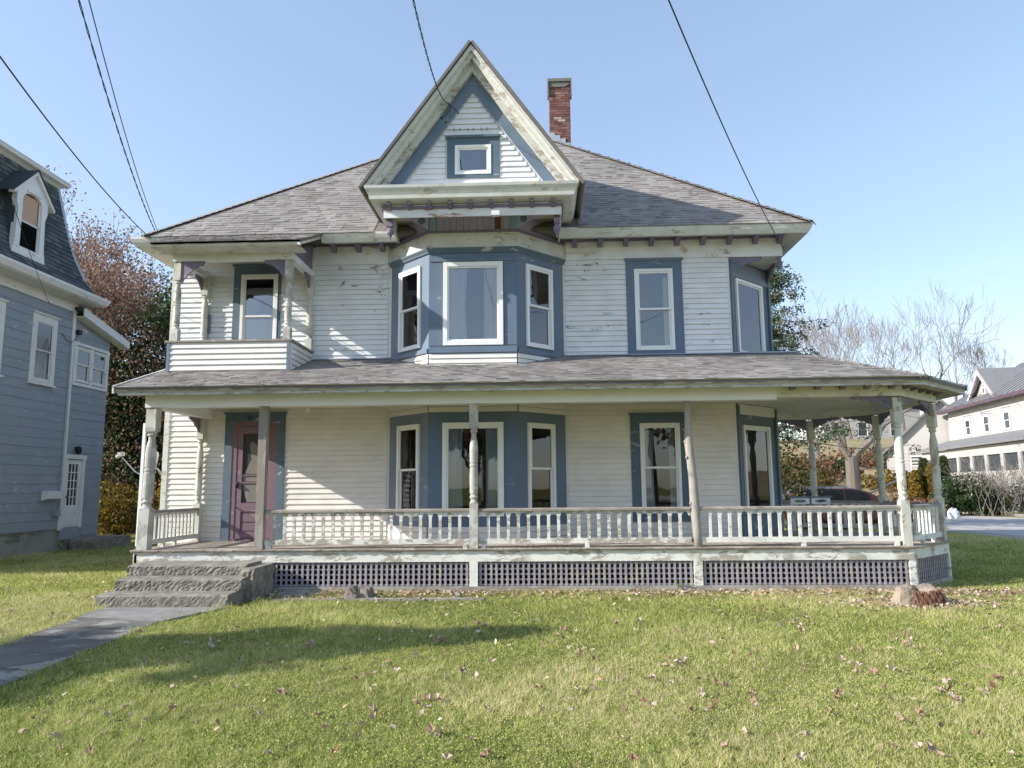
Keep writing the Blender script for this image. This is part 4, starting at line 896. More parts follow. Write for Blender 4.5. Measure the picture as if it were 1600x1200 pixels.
fs = []
for i in range(NI):
    j = (i+1) % NI; fs += [(i, NI+i, NI+j, j), (NI+i, 3*NI+i, 3*NI+j, NI+j), (2*NI+i, i, j, 2*NI+j)]
sur.add(vs, fs); sur.build('carved_surround', M['bh_trim'], dorm)
MB().fbox(DF, du-.34, du+.34, -.03, -.02, 7.70, 9.12).build('pane', M['glass'], dorm)
m = MB(); m.fbox(DF, du-.36, du+.36, -.012, .01, 8.36, 8.40); m.fbox(DF, du-.36, du-.32, -.012, .01, 7.68, 9.0); m.fbox(DF, du+.32, du+.36, -.012, .01, 7.68, 9.0); m.fbox(DF, du-.32, du+.32, -.012, .009, 7.68, 7.72); m.build('sash', M['bh_trim'], dorm)
MB().fbox(DF, du-.30, du+.30, -.019, -.015, 8.40, 9.10).build('blind', plain('tan window blind', (.50, .34, .24), .8), dorm)
m = MB()
for s_ in (-1, 1):
    pts = [(du+s_*.78, 9.02), (du, 9.80), (du, 9.68), (du+s_*.74, 8.94)]
    m.prism(DF, pts if s_ < 0 else pts[::-1], -.05, .13, 'w')
m.fbox(DF, du-.25, du+.25, .06, .09, 9.16, 9.22); m.build('dormer_pediment', M['bh_trim'], dorm)
m = MB()
for s_ in (-1, 1):
    pts = [(du+s_*.80, 9.03), (du, 9.83), (du, 9.80), (du+s_*.80, 8.99)]
    m.prism(DF, pts if s_ < 0 else pts[::-1], -1.4, .16, 'w')
m.build('dormer_roof', M['slate'], dorm)
# rear wing with door and enclosed porch windows
WW = Fr(BX, 20.0, 0, 1); wh = [(.10, .80, .62, 2.50), (.12, 1.62, 4.66, 5.68)]
ww = wall('wing_wall', WW, .01, 1.76, .30, 6.5, wh, M['slate_blue'], bh, .08)
boards(WW, .03, 1.74, .35, 6.20, [(.0, .94, .5, 2.64), (.05, 1.72, 4.56, 5.80)], ww, M['slate_blue'])
m = MB(); m.box(-17, BX-.1, 21.68, 21.76, .3, 6.2); m.build('wing_wall', M['slate_blue'], bh)
m = MB(); m.prism(WW, [(-2.5, .01), (.0, .01)], 0, 0) if 0 else m.fbox(WW, .01, 1.74, -3, -.02, -.05, .30); m.build('wing_foundation', M['found'], bh)
m = MB(); m.hexa([(-17, 19.9, 6.66), (BX+.25, 19.9, 6.66), (BX+.25, 22.3, 6.12), (-17, 22.3, 6.12), (-17, 19.9, 6.74), (BX+.25, 19.9, 6.74), (BX+.25, 22.3, 6.20), (-17, 22.3, 6.20)]); m.build('shed_roof', M['slate'], bh)
m = MB(); m.hexa([(BX+.251, 19.98, 6.50), (BX+.29, 19.98, 6.50), (BX+.29, 22.34, 5.99), (BX+.251, 22.34, 5.99), (BX+.251, 19.98, 6.73), (BX+.29, 19.98, 6.73), (BX+.29, 22.34, 6.21), (BX+.251, 22.34, 6.21)]); m.hexa([(BX-.0, 19.98, 6.48), (BX+.25, 19.98, 6.48), (BX+.25, 22.34, 5.97), (BX-.0, 22.34, 5.97), (BX-.0, 19.98, 6.50), (BX+.25, 19.98, 6.50), (BX+.25, 22.34, 5.99), (BX-.0, 22.34, 5.99)]); m.build('rake_board', M['bh_trim'], bh)
for a in (.12, .88): window(bh, WW, a, a+.73, 4.67, 5.67, kind='double', fm=M['bh_trim'])
m = frame_mb(WW, .03, 1.70, 4.56, 5.79, .085, 0, .05); m.fbox(WW, .825, .895, 0, .049, 4.645, 5.70); m.build('casing', M['bh_trim'], bh)
m = MB(); m.fbox(WW, .10, .80, -.05, -.0, .63, 1.22); m.fbox(WW, .10, .22, -.05, 0, 1.22, 2.48); m.fbox(WW, .66, .80, -.05, 0, 1.22, 2.48); m.fbox(WW, .22, .66, -.05, -.001, 2.36, 2.48); m.fbox(WW, .16, .74, 0, .012, .70, .92); m.fbox(WW, .16, .74, 0, .012, .97, 1.16)
bd = m.build('door', M['bh_trim'], bh)
m = MB()
for i in range(1, 3): m.fbox(WW, .22+.1467*i-.012, .22+.1467*i+.012, -.03, -.004, 1.22, 2.36)
for i in range(1, 5): m.fbox(WW, .22, .66, -.03, -.005, 1.22+.228*i-.012, 1.22+.228*i+.012)
m.build('glazing_bars', M['bh_trim'], bd); MB().fbox(WW, .22, .66, -.04, -.035, 1.22, 2.36).build('pane', M['glass'], bd)
m = MB(); m.ball(WW(.16, .03, 1.45), .03); m.build('door_knob', M['iron'], bd)
m = MB(); m.fbox(WW, .02, .10, 0, .04, .60, 2.50); m.fbox(WW, .80, .90, 0, .04, .60, 2.50); m.fbox(WW, .0, .93, 0, .055, 2.50, 2.62); m.build('door_casing', M['bh_trim'], bh)
m = MB(); m.lathe(BX+.10, 20.45, [(.03, 2.86), (.06, 2.84), (.085, 2.76), (.06, 2.66), (.03, 2.64)], 8); m.fbox(WW, .40, .50, 0, .08, 2.72, 2.84); m.build('wall_lamp', M['iron'], bh)
m = MB(); m.tube([BW(6.0, .03, 5.9), BW(6.2, .03, 5.75), BW(6.42, .05, 5.72), BW(6.60, .06, 5.9)], .008, 5); m.build('cable', M['wire'], bh)
m = MB(); m.tube([BW(6.42, .055, 1.0), BW(6.43, .055, 3.0), BW(6.42, .055, 5.7)], .012, 5); m.build('conduit', M['flash'], bh)
m = MB(); m.fbox(WW, .06, .20, 0, .12, 6.0, 6.12); m.build('floodlight', M['iron'], bh)
m = MB(); m.prism(BW, [(.0, 1.36), (.20, 1.42), (.20, 1.60), (.0, 1.62)], 5.70, 6.30); o = m.build('mailbox', M['bh_trim'], bh)
m = MB(); m.fbox(BW, 6.20, 6.38, .0, .12, .95, 1.12); m.build('meter_box', plain('grey enamel', (.3, .31, .34), .5), bh)
st = rough_block(BX+.1, BX+1.0, 20.35, 21.8, -.03, .32, .02, 8, 8, 4).build('door_step', M['stone']); tag(st, 'low dark stone slab set on the grass below the white back door', 'step')
# ------------------------------------------------------------ street on the right
WH = thing('house', 'white two storey house with a grey metal roof and front porch across the road', 'house', (33, 51, 0))
fa, fb = Vector((31.2, 58.6)), Vector((27.4, 34.0)); hf = Fr(31.2, 58.6, fb.x-fa.x, fb.y-fa.y)   # u runs towards the camera, outwards to the left
ZB, ZE2 = 0, 7.1
def hatp(px, py):  # point on the facade plane of the white house
    d = FWD*FPX + RGT*(px-800) - UPV*(py-600); n = Vector((hf.w[0], hf.w[1], 0)); t = (Vector((fa.x, fa.y, 0))-Vector((0, 0, CAMZ))).dot(n)/d.dot(n)
    p = Vector((0, 0, CAMZ))+d*t; return (Vector((p.x, p.y))-fa).dot(Vector(hf.u)), p.z
ws = [hatp(px, 662) for px in (1512, 1541.5, 1574)]
LW = 19.0; hs = [(u-.45, u+.45, 5.0, 6.15) for u, z in ws] + [(u+6.0, u+6.84, 5.0, 6.15) for u, z in ws[2:]]
whw = wall('wall', hf, .9, LW, 0, ZE2, hs, M['whitehouse'], WH, .2)
clap(hf, .9, LW, 4.4, 7.0, [(a-.2, b+.2, c-.2, d+.25) for a, b, c, d in hs], whw, M['whitehouse'], .2)
wall('wall', Fr(*hf(0, -9, 0)[:2], hf.w[0], hf.w[1]), 0, 9, 0, ZE2, [], M['whitehouse'], WH, .2)
wall('wall', Fr(*hf(LW, 0, 0)[:2], -hf.w[0], -hf.w[1]), 0, 9, 0, ZE2, [], M['whitehouse'], WH, .2)
for a, b, c, d in hs: window(WH, hf, a, b, c, d, (.14, .14, .06, .26), plain('lilac grey trim', (.42, .38, .42)) if a == hs[0][0] else bpy.data.materials['lilac grey trim'], glass=M['darkglass'])
m = MB(); m.add([hf(.4, .6, ZE2), hf(LW+.5, .6, ZE2), hf(LW+.5, -9.6, ZE2), hf(.4, -9.6, ZE2), hf(4.0, -4.5, ZE2+3.3), hf(LW-4, -4.5, ZE2+3.3)], [(0, 1, 5, 4), (1, 2, 5), (2, 3, 4, 5), (3, 0, 4), (3, 2, 1, 0)]); wr_ = m.build('roof', M['metalroof'], WH)
m = MB()
for i in range(1, 23):
    u = .4+i*.84; zt = min(1, (u-.4)/3.6) if u < 4 else (min(1, (LW+.5-u)/4.5) if u > LW-4 else 1)
    m.tube([hf(u, .6, ZE2+.02), hf(u, .6-5.1*zt, ZE2+3.3*zt+.02)], .03, 4)
m.build('roof_seam', M['seam'], wr_, kind='stuff')
m = MB(); m.fbox(hf, .4, LW+.5, .3, .62, ZE2-.22, ZE2-.01); m.build('eave_board', plain('plum eave board', (.10, .065, .09)), WH)
gu_, gz_ = hatp(1533, 620)
GU = gu_
m = MB(); m.prism(hf, [(GU-2.0, ZE2+.15), (GU+2.0, ZE2+.15), (GU, ZE2+2.0)], -.6, -.3, 'w'); gd = m.build('gable_wall', M['whitehouse'], WH)
m = MB(); rz_ = ZE2+2.25
for s_ in (-1, 1):
    m.add([hf(GU, .1, rz_), hf(GU+s_*2.4, .1, ZE2+.05), hf(GU+s_*2.4, -.3, ZE2+.05), hf(GU, -3.4, rz_), hf(GU, .1, rz_+.1), hf(GU+s_*2.45, .1, ZE2+.15), hf(GU+s_*2.45, -.3, ZE2+.15), hf(GU, -3.4, rz_+.1)], [(0, 1, 2, 3), (4, 5, 6, 7), (0, 1, 5, 4), (1, 2, 6, 5), (2, 3, 7, 6)])
m.build('gable_roof', M['metalroof'], WH)
m = MB()
for s_ in (-1, 1):
    p = [(GU+s_*2.4, ZE2+.05), (GU, rz_), (GU, rz_-.36), (GU+s_*2.05, ZE2+.05)]
    m.prism(hf, p if s_ < 0 else p[::-1], -.0, .14, 'w')
m.build('rake_board', bpy.data.materials['lilac grey trim'], WH)
hf2 = Fr(*hf(0, -.31, 0)[:2], *hf.u); window(WH, hf2, GU-.25, GU+.25, ZE2+.55, ZE2+1.05, (.1, .1, .1, .1), bpy.data.materials['lilac grey trim'], kind='fixed', glass=M['darkglass'], wb=.12)
# porch of the white house
m = MB(); m.add([hf(.5, 0, 4.85), hf(LW, 0, 4.85), hf(LW, 2.3, 4.1), hf(.5, 2.3, 4.1), hf(.5, 0, 4.70), hf(LW, 0, 4.70), hf(LW, 2.3, 3.95), hf(.5, 2.3, 3.95)], [(3, 2, 1, 0), (4, 5, 6, 7), (0, 1, 5, 4), (1, 2, 6, 5), (2, 3, 7, 6), (3, 0, 4, 7)]); m.build('porch_roof', M['metalroof'], WH)
m = MB(); m.fbox(hf, .7, LW-.2, 1.8, 2.0, 0, 2.35); m.fbox(hf, .7, LW-.2, 1.8, 2.0, 3.35, 3.95)
for i in range(9): m.fbox(hf, .7+i*2.2, 1.05+i*2.2, 1.8, 2.0, 2.35, 3.35)
m.build('porch_wall', M['whitehouse'], WH)
m = MB(); m.fbox(hf, .8, LW-.3, 1.86, 1.9, 2.35, 3.35); m.build('porch_glass', M['darkglass'], WH)
# gabled white house end, left of it
G2 = thing('house', 'plain white gable ended house wall behind the yellow green arborvitaes', 'house', (32, 66, 0))
g2 = Fr(27.4, 60.0, 1, -.42)
m = MB(); m.prism(g2, [(0, 0), (7.6, 0), (7.6, 4.3), (3.8, 8.0), (0, 4.3)], -9, 0, 'w'); gw = m.build('wall', M['whitehouse'], G2)
clap(g2, 0, 7.6, .6, 4.2, [], gw, M['whitehouse'], .25)
m = MB()
for s_ in (0, 1):
    e = (-.4, 3.9) if s_ == 0 else (8.0, 3.9)
    q = [(3.8, 8.0), e, (e[0], e[1]+.2), (3.8, 8.22)]
    m.prism(g2, q if s_ == 0 else q[::-1], -9.4, .4, 'w')
m.build('roof', M['metalroof'], G2)
window(G2, g2, 1.5, 2.4, 2.2, 3.8, (.12, .12, .1, .15), bpy.data.materials['lilac grey trim'], glass=M['darkglass']); window(G2, g2, 5.2, 6.1, 2.2, 3.8, (.12, .12, .1, .15), bpy.data.materials['lilac grey trim'], glass=M['darkglass'])
# house on the hill
G3 = thing('house', 'small pale house high on the tan hillside, seen through the porch', 'house', (38, 96, 6.5))
g3 = Fr(34.5, 92, 1, .05); hz = 6.2
w3 = wall('wall', g3, 0, 12, hz-1, hz+5.5, [(1.2, 2.4, hz+1.2, hz+3), (4.2, 5.4, hz+1.2, hz+3), (8.2, 9.4, hz+1.2, hz+3)], M['whitehouse'], G3, .3)
for a in (1.2, 4.2, 8.2): window(G3, g3, a, a+1.2, hz+1.2, hz+3, (.15, .15, .1, .2), bpy.data.materials['lilac grey trim'], glass=M['darkglass'])
m = MB(); m.prism(g3, [(.6, hz+5.4), (-7.6, hz+5.4), (-3.5, hz+8.4)][::-1], -.6, 12.6); m.build('roof', M['metalroof'], G3)
m = MB(); m.fbox(g3, 0, 12, -7, -.31, hz-1, hz+5.4); m.build('wall', M['whitehouse'], G3)
# ------------------------------------------------------------ parked car
car = thing('parked_car', 'dark red estate car parked beyond the porch railing', 'car', (10.9, 27.9, 0))
CF = Fr(8.7, 27.0, 1, 0)   # length along u, side facing camera at w=0
mc, nt, b = new_mat('dark red car paint'); M['carpaint'] = mc; b.inputs['Base Color'].default_value = (.045, .009, .013, 1); b.inputs['Roughness'].default_value = .25; b.inputs['Coat Weight'].default_value = .6
M['carglass'] = plain('tinted car glass', (.012, .016, .025), .08); M['tyre'] = plain('tyre rubber', (.02, .02, .02), .8); M['rim'] = plain('alloy rim', (.5, .5, .5), .3, .8)
def loft(m, secs):
    n = len(secs[0]); b0 = len(m.v)
    for s_ in secs: m.v += [tuple(p) for p in s_]
    for i in range(len(secs)-1):
        for j in range(n): m.f.append((b0+i*n+j, b0+i*n+(j+1) % n, b0+(i+1)*n+(j+1) % n, b0+(i+1)*n+j)); m.c.append(.5)
    m.f.append(tuple(b0+j for j in range(n))[::-1]); m.f.append(tuple(b0+(len(secs)-1)*n+j for j in range(n))); m.c += [.5, .5]
    return m
def csec(u, zb, zt, hw, r=.12):   # cross section across the car at length u
    c = -.9; q = []
    for (w, z) in ((-hw, zb+r), (-hw*.97, zb), (hw*.97, zb), (hw, zb+r), (hw, zt-r), (hw*.93, zt-.02), (0, zt+.02), (-hw*.93, zt-.02), (-hw, zt-r)): q.append(CF(u, c+w, z))
    return q
m = MB(); loft(m, [csec(0, .42, .80, .72), csec(.1, .30, .92, .84), csec(.5, .25, .98, .88), csec(1.5, .24, 1.0, .9), csec(3.0, .24, .98, .9), csec(3.9, .25, .92, .88), csec(4.5, .28, .80, .82), csec(4.68, .40, .66, .7)]); m.build('body', M['carpaint'], car, smooth=False)
m = MB(); loft(m, [csec(.10, .9, 1.05, .70, .05), csec(.45, .9, 1.43, .66, .08), csec(1.2, .9, 1.50, .67, .08), csec(2.4, .9, 1.49, .67, .08), csec(2.9, .9, 1.38, .68, .08), csec(3.7, .88, .96, .74, .03)]); m.build('cabin', M['carpaint'], car)
for a in ([(.30, 1.02), (1.05, 1.02), (1.05, 1.40), (.52, 1.36)], [(1.12, 1.02), (2.05, 1.02), (2.05, 1.42), (1.12, 1.41)], [(2.13, 1.02), (3.25, 1.02), (2.78, 1.33), (2.4, 1.41), (2.13, 1.42)]):
    m = MB(); m.prism(CF, a, -.235, -.215, 'w'); m.build('side_window', M['carglass'], car)
m = MB(); m.tube([CF(.5, -.30, 1.52), CF(2.3, -.30, 1.53)], .018, 5); m.build('roof_rail', M['rim'], car)
for u in (.85, 3.75):
    for w in (-.02, -1.62):
        m = MB(); q = [(u+.33*math.cos(2*math.pi*i/20), .33+.33*math.sin(2*math.pi*i/20)) for i in range(20)]; m.prism(CF, q, w-.18, w, 'w'); wh_ = m.build('wheel', M['tyre'], car)
        m = MB(); q = [(u+.21*math.cos(2*math.pi*i/16), .33+.21*math.sin(2*math.pi*i/16)) for i in range(16)]; m.prism(CF, q, w, w+.012, 'w'); m.build('rim', M['rim'], wh_)
# pierced back of a bench on the side porch
bn = thing('porch_bench', 'bench with a white pierced back and blue top on the side porch', 'bench', (5.3, 15.6, .665))
BN = Fr(5.12, 15.70, 1, 0)
def pierced(a, b):
    m = MB(); c = (a+b)/2; n = 24; O = []; I = []
    for i in range(n):
        t = 2*math.pi*i/n; I.append((c+.12*math.cos(t), 1.275+.032*math.sin(t)))
        k = 1/max(abs(math.cos(t))/((b-a)/2), abs(math.sin(t))/.065); O.append((c+k*math.cos(t), 1.275+k*math.sin(t)))
    v = [BN(*p[:1], .02, p[1]) for p in I]+[BN(p[0], .02, p[1]) for p in O]+[BN(p[0], -.0, p[1]) for p in I]+[BN(p[0], 0, p[1]) for p in O]
    f = []
    for i in range(n):
        j = (i+1) % n; f += [(i, n+i, n+j, j), (2*n+i, i, j, 2*n+j), (3*n+i, 2*n+i, 2*n+j, 3*n+j), (n+i, 3*n+i, 3*n+j, n+j)]
    m.add(v, f); return m
for a, b in ((0, .38), (.42, .80)): pierced(a, b).build('backrest_panel', M['vinyl'], bn)
m = MB(); m.fbox(BN, -.03, .83, -.03, .05, 1.341, 1.37); m.build('top_rail', M['blue'], bn)
m = MB(); m.fbox(BN, -.02, .82, .0, .42, 1.05, 1.09); m.build('seat', M['vinyl'], bn)
for u in (0, .74): 
    for w in (0, .36): m = MB(); m.fbox(BN, u, u+.06, w, w+.05, .665, 1.049); m.build('leg', M['vinyl'], bn)
for u in (0.001, .745): m = MB(); m.fbox(BN, u, u+.05, -.028, -.001, 1.05, 1.34); m.build('back_post', M['vinyl'], bn)
# ------------------------------------------------------------ trees
def skeleton(m, base, height, r0, seed, levels=4, spread=.5, up=.35, splits=(3, 4), trunk=.35, first=None, droop=0, minr=.01, tips=None, lenf=.72, sides=(7, 5, 4, 3, 3, 3), wander=.12, trunk_dir=(0, 0, 1)):
    R = random.Random(seed)
    def grow(p, d, L, r, lv):
        n = 4 if lv < 2 else 3; pts = [p]; rs = [r]; q = Vector(p); dd = Vector(d)
        for i in range(n):
            dd = (dd + Vector((R.uniform(-1, 1), R.uniform(-1, 1), R.uniform(-.6, .8)))*wander + Vector((0, 0, up*.12 - droop*.15))).normalized()
            q = q + dd*(L/n); pts.append(q.copy()); rs.append(max(minr, r*(1-.42*(i+1)/n)))
        m.tube(pts, rs, sides[min(lv, 5)], cap=False)
        if lv >= levels:
            if tips is not None: tips.append((q.copy(), lv)); tips.append((pts[n//2].copy(), lv))
            return
        k = R.choice(splits)
        for i in range(k):
            a = 2*math.pi*(i+R.random()*.7)/k; sp = spread*R.uniform(.6, 1.25); o = dd.orthogonal().normalized(); o = (Matrix.Rotation(a, 3, dd) @ o)
            nd_ = (dd*math.cos(sp) + o*math.sin(sp) + Vector((0, 0, up*.4))).normalized()
            grow(pts[-1] if i < 2 or lv == 0 else pts[-2], nd_, L*lenf*R.uniform(.75, 1.15), rs[-1]*R.uniform(.6, .8), lv+1)
    grow(Vector(base), Vector(trunk_dir).normalized(), height*trunk, r0, 0)
def leaves_at(C, size, jit, per, rngs, tones=(0, 1), flat=.0):
    """C: array of centres; a cloud of small quads around each"""
    C = np.repeat(np.array(C), per, axis=0); n = len(C)
    d = rngs.normal(0, 1, (n, 3)); d /= np.linalg.norm(d, axis=1)[:, None]; P = C + d*(rngs.random(n)**.5*jit)[:, None]
    a = rngs.normal(0, 1, (n, 3)); a[:, 2] *= (1-flat); a /= np.linalg.norm(a, axis=1)[:, None]; b = np.cross(a, rngs.normal(0, 1, (n, 3))); b /= np.linalg.norm(b, axis=1)[:, None]
    s = (size*(.6+.8*rngs.random(n)))[:, None]
    V = np.stack([P-a*s-b*s*.55, P+a*s*.2-b*s*.7, P+a*s, P-a*s*.1+b*s*.7], 1).reshape(-1, 3)
    t = np.clip(tones[0]+(tones[1]-tones[0])*(rngs.beta(2, 2, n)), 0, 1); return V, t
def bare_tree(name, label, cat, base, height, r0, seed, group=None, mat=None, parentname='branches', **k):
    o = thing(name, label, cat, base, group); m = MB(); skeleton(m, base, height, r0, seed, **k); m.build('branches', mat or M['twig'], o, origin=base); return o
# tall bare trees on the rise behind the street
specs = [((22.0, 60, 1.4), 18.0, .30, 11, 'thin pale bare tree rising behind the porch roof, nearest the dark conifer'),
         ((26.5, 66, 3.0), 20.5, .33, 12, 'rounded bare tree with dense reddish twigs, second right of the conifer'),
         ((31.6, 72, 4.6), 19.5, .26, 13, 'slender bare tree standing alone in the middle of the bare row'),
         ((39.8, 76, 5.2), 21.0, .42, 14, 'tallest broad bare tree with many upright limbs, above the porch roof corner'),
         ((43.6, 80, 5.5), 17.5, .36, 15, 'bare tree just right of the tallest one, above the metal roof gable'),
         ((47.0, 79, 5.4), 15.5, .30, 16, 'rightmost low bare tree behind the metal roofed house'),
         ((39.4, 82, 5.5), 18.5, .33, 17, 'bare tree with leaning limbs just left of the tallest one'),
         ((34.5, 84, 5.6), 20.5, .30, 18, 'faint distant bare tree between the reddish and the slender one')]
for b_, h_, r_, s_, lb in specs:
    bare_tree('bare_tree', lb, 'tree', b_, h_*1.0, r_*.85, s_, 'bare trees on the rise', levels=6, splits=(2, 3, 3), spread=.40, up=.30, trunk=.20, lenf=.80, minr=.011, wander=.11, sides=(6, 4, 3, 3, 3, 3))
# forked maple behind the car
mp_ = at(1336, 768, Y=37); o = thing('maple_tree', 'thick forked grey maple trunk standing behind the parked car', 'tree', (mp_.x, 37, 0)); m = MB()
bx = mp_.x
m.tube([(bx, 37, -.1), (bx, 37, .6), (bx-.05, 37, 1.6), (bx-.05, 37, 2.9)], [.42, .34, .31, .30], 10); m.build('trunk', M['bark_maple'], o, origin=(bx, 37, 0))
for s_, d_, l_ in ((21, (-.45, .1, 1), 8.5), (22, (.35, -.1, 1), 9.5), (23, (.9, .2, .75), 7)):
    m = MB(); skeleton(m, (bx-.05, 37, 2.75), l_, .19, s_, levels=6, splits=(2, 3, 2), spread=.6, up=.25, trunk=.24, lenf=.80, minr=.011, wander=.24, trunk_dir=d_); m.build('limb', M['bark_maple'], o, origin=(bx, 37, 2.75))
# dark conifer
R = random.Random(5); cxx, cyy = 8.6, 29.0; o = thing('spruce_tree', 'dark green conifer with drooping branch tips beside the right corner of the house', 'tree', (cxx, cyy, 0))
m = MB(); m.tube([(cxx, cyy, 0), (cxx+.05, cyy, 6), (cxx, cyy, 11.9)], [.26, .17, .03], 7); tips = []
z = 3.2
while z < 11.7:
    for i in range(6):
        a = R.uniform(0, 6.28); L = .52*(11.9-z)*R.uniform(.55, 1.12) + .15; p = Vector((cxx, cyy, z)); d = Vector((math.cos(a), math.sin(a), .12)); pts = [p]
        for k in range(5): d = (d+Vector((R.uniform(-.15, .15), R.uniform(-.15, .15), -.10 if k < 3 else .16))).normalized(); p = p+d*L/5; pts.append(p.copy())
        m.tube(pts, [.045, .035, .028, .02, .014, .008], 3, cap=False)
        for k in range(1, 6):
            for t in range(4): tips.append(pts[k] + Vector((R.uniform(-.3, .3), R.uniform(-.3, .3), R.uniform(-.28, .06)))*(.5+.5*L/3))
    z += .30
m.build('trunk', M['bark'], o, origin=(cxx, cyy, 0))
V, t = leaves_at(tips, .042, .19, 16, rng, (0, 1), .3); np_mesh('needles', V, 4, t, M['needle'], o, (cxx, cyy, 0))
V, t = leaves_at([tips[i] for i in range(0, len(tips), 9) if tips[i].z < 9], .06, .25, 8, rng, (.8, 1)); np_mesh('dead_needles', V, 4, t, M['needle'], o, (cxx, cyy, 0))
# leafy trees, generic: skeleton + clustered leaves
def leafy(name, label, base, height, r0, seed, mat, size, jit, per, tones=(0, 1), group=None, clump=None, **k):
    o = thing(name, label, 'tree', base, group); m = MB(); tips = []
    skeleton(m, base, height, r0, seed, tips=tips, **k); m.build('trunk', M['bark'], o, origin=base)
    C = [t[0] for t in tips]
    V, t = leaves_at(C, size, jit, per, rng, tones); np_mesh('crown', V, 4, t, mat, o, base); return o, C
leafy('oak_tree', 'tall russet leaved oak with an open airy top between the two houses', (-20.6, 35, 0), 20.0, .32, 31, M['leaf_red'], .06, .55, 11, levels=5, splits=(3, 3, 4), spread=.48, up=.4, trunk=.24, lenf=.77, minr=.012)
leafy('oak_tree', 'shorter russet oak with thick low foliage in front of the tall one', (-17.0, 29.0, 0), 17, .26, 32, M['leaf_red'], .06, .62, 15, (0, 1), levels=5, splits=(3, 3, 4), spread=.6, up=.2, trunk=.2, lenf=.78, minr=.012)
leafy('evergreen_tree', 'tall dark green leafy tree close behind the left corner of the white house', (-11.9, 28.5, 0), 18, .3, 33, M['leaf_dark'], .065, .60, 26, (0, .9), levels=5, splits=(3, 3, 4), spread=.42, up=.3, trunk=.16, lenf=.78, minr=.012)
leafy('evergreen_tree', 'dark ivy green tree between the blue house wing and the white house', (-16.4, 29.5, 0), 10, .28, 34, M['leaf_dark'], .07, .70, 34, (0, 1), levels=5, splits=(3, 3, 4), spread=.6, up=.2, trunk=.16, lenf=.78, minr=.012)
leafy('maple_tree', 'low russet tree behind the eave of the blue grey house', (-23.5, 33, 0), 12.5, .25, 35, M['leaf_red'], .08, .65, 16, (.1, 1), levels=5, splits=(3, 3, 4), spread=.55, up=.3, trunk=.2, lenf=.78, minr=.012)
def bush(name, label, x, y, z, rx, ry, h, mat, n, size, tones=(0, 1), seed=1, twigs=14, group=None, cat='shrub'):
    R = random.Random(seed); o = thing(name, label, cat, (x, y, z), group); m = MB(); C = []
    for i in range(twigs):
        a = R.uniform(0, 6.28); k = R.uniform(.2, 1); e = Vector((x+rx*k*math.cos(a), y+ry*k*math.sin(a), z+h*R.uniform(.55, 1.0)*(1-.35*k*k))); mid = Vector((x+rx*.3*k*math.cos(a), y+ry*.3*k*math.sin(a), z+h*.4))
        m.tube([(x+R.uniform(-.1, .1)*rx, y+R.uniform(-.1, .1)*ry, z-.02), mid, e], [.018, .012, .005], 4, cap=False)
    m.build('stems', M['bark'], o, origin=(x, y, z))
    for i in range(n//8):
        a = R.uniform(0, 6.28); k = R.random()**.5; hh = R.uniform(.12, 1)*(1-.45*k*k); C.append((x+rx*k*math.cos(a)*(1+.15*math.sin(3*a+seed)), y+ry*k*math.sin(a), z+h*hh))
    V, t = leaves_at(C, size, .16*max(.6, h/1.8), 8, rng, tones); np_mesh('foliage', V, 4, t, mat, o, (x, y, z)); return o
bush('shrub', 'golden yellow shrub at the foot of the dark trees beside the blue house wing', -14.3, 24.8, 0, 1.5, 1.0, 2.0, M['leaf_yellow'], 5200, .05, (0, .75), 2)
bush('shrub', 'yellow and orange leaved saplings growing against the white house side', -12.4, 25.4, 0, 1.0, .9, 2.9, M['leaf_yellow'], 2600, .055, (.3, 1), 3)
bush('shrub', 'low reddish brown bush on the grass left of the porch', -11.4, 24.0, 0, .9, .7, 1.0, M['leaf_orange'], 1600, .045, (0, .7), 4)
bush('evergreen_mass', 'dark leafy undergrowth filling the gap between the two houses', -15.4, 28.5, 0, 3.8, 1.6, 8.6, M['leaf_dark'], 52000, .06, (0, 1), 41, 30)
bush('shrub', 'dark vine covered growth right behind the satellite dish', -10.6, 26.6, 0, 1.8, 1.2, 4.6, M['leaf_dark'], 12000, .07, (0, 1), 42, 20)
bush('shrub', 'russet leaved growth rising over the golden shrub between the houses', -14.5, 27.6, 0, 3.4, 1.0, 8.8, M['leaf_red'], 11000, .055, (0, 1), 43, 20)
# right side planting
for i, (px, py, D, h, lb) in enumerate(((1432, 768, 46, 1.9, 'leftmost of the yellow green arborvitaes by the white gable wall'), (1446, 768, 46.5, 2.5, 'tallest narrow yellow green arborvitae beside the right porch post'), (1457, 768, 46, 2.2, 'arborvitae partly hidden by the right porch post'), (1478, 768, 46.5, 2.6, 'rightmost arborvitae standing before the enclosed porch across the road'))):
    p = at(px, py, Y=D*.93); o = thing('arborvitae', lb, 'tree', (p.x, p.y, 0), 'arborvitaes by the white houses'); n = 900; Rr_ = np.random.default_rng(50+i)
    hh = Rr_.random(n)*h*1.15; a = Rr_.random(n)*6.28; k = .42*(1-hh/(h*1.2))**.6+.04
    C = np.stack([p.x+k*np.cos(a), p.y+k*np.sin(a), .15+hh], 1); V, t = leaves_at(C, .06, .09, 5, Rr_, (.15, .7), 0); np_mesh('foliage', V, 4, t, M['leaf_yellow'] if i % 2 == 0 else M['leaf_olive'], o, (p.x, p.y, 0))
    m = MB(); m.tube([(p.x, p.y, 0), (p.x, p.y, h)], .04, 5); m.build('trunk', M['bark'], o)
def pb(px, D): p = at(px, 765, Y=D); return p.x
bush('shrub', 'orange brown leafy shrub behind the porch corner posts', pb(1425, 38), 38, 0, 1.7, 1, 1.0, M['leaf_orange'], 3600, .05, (.2, 1), 6)
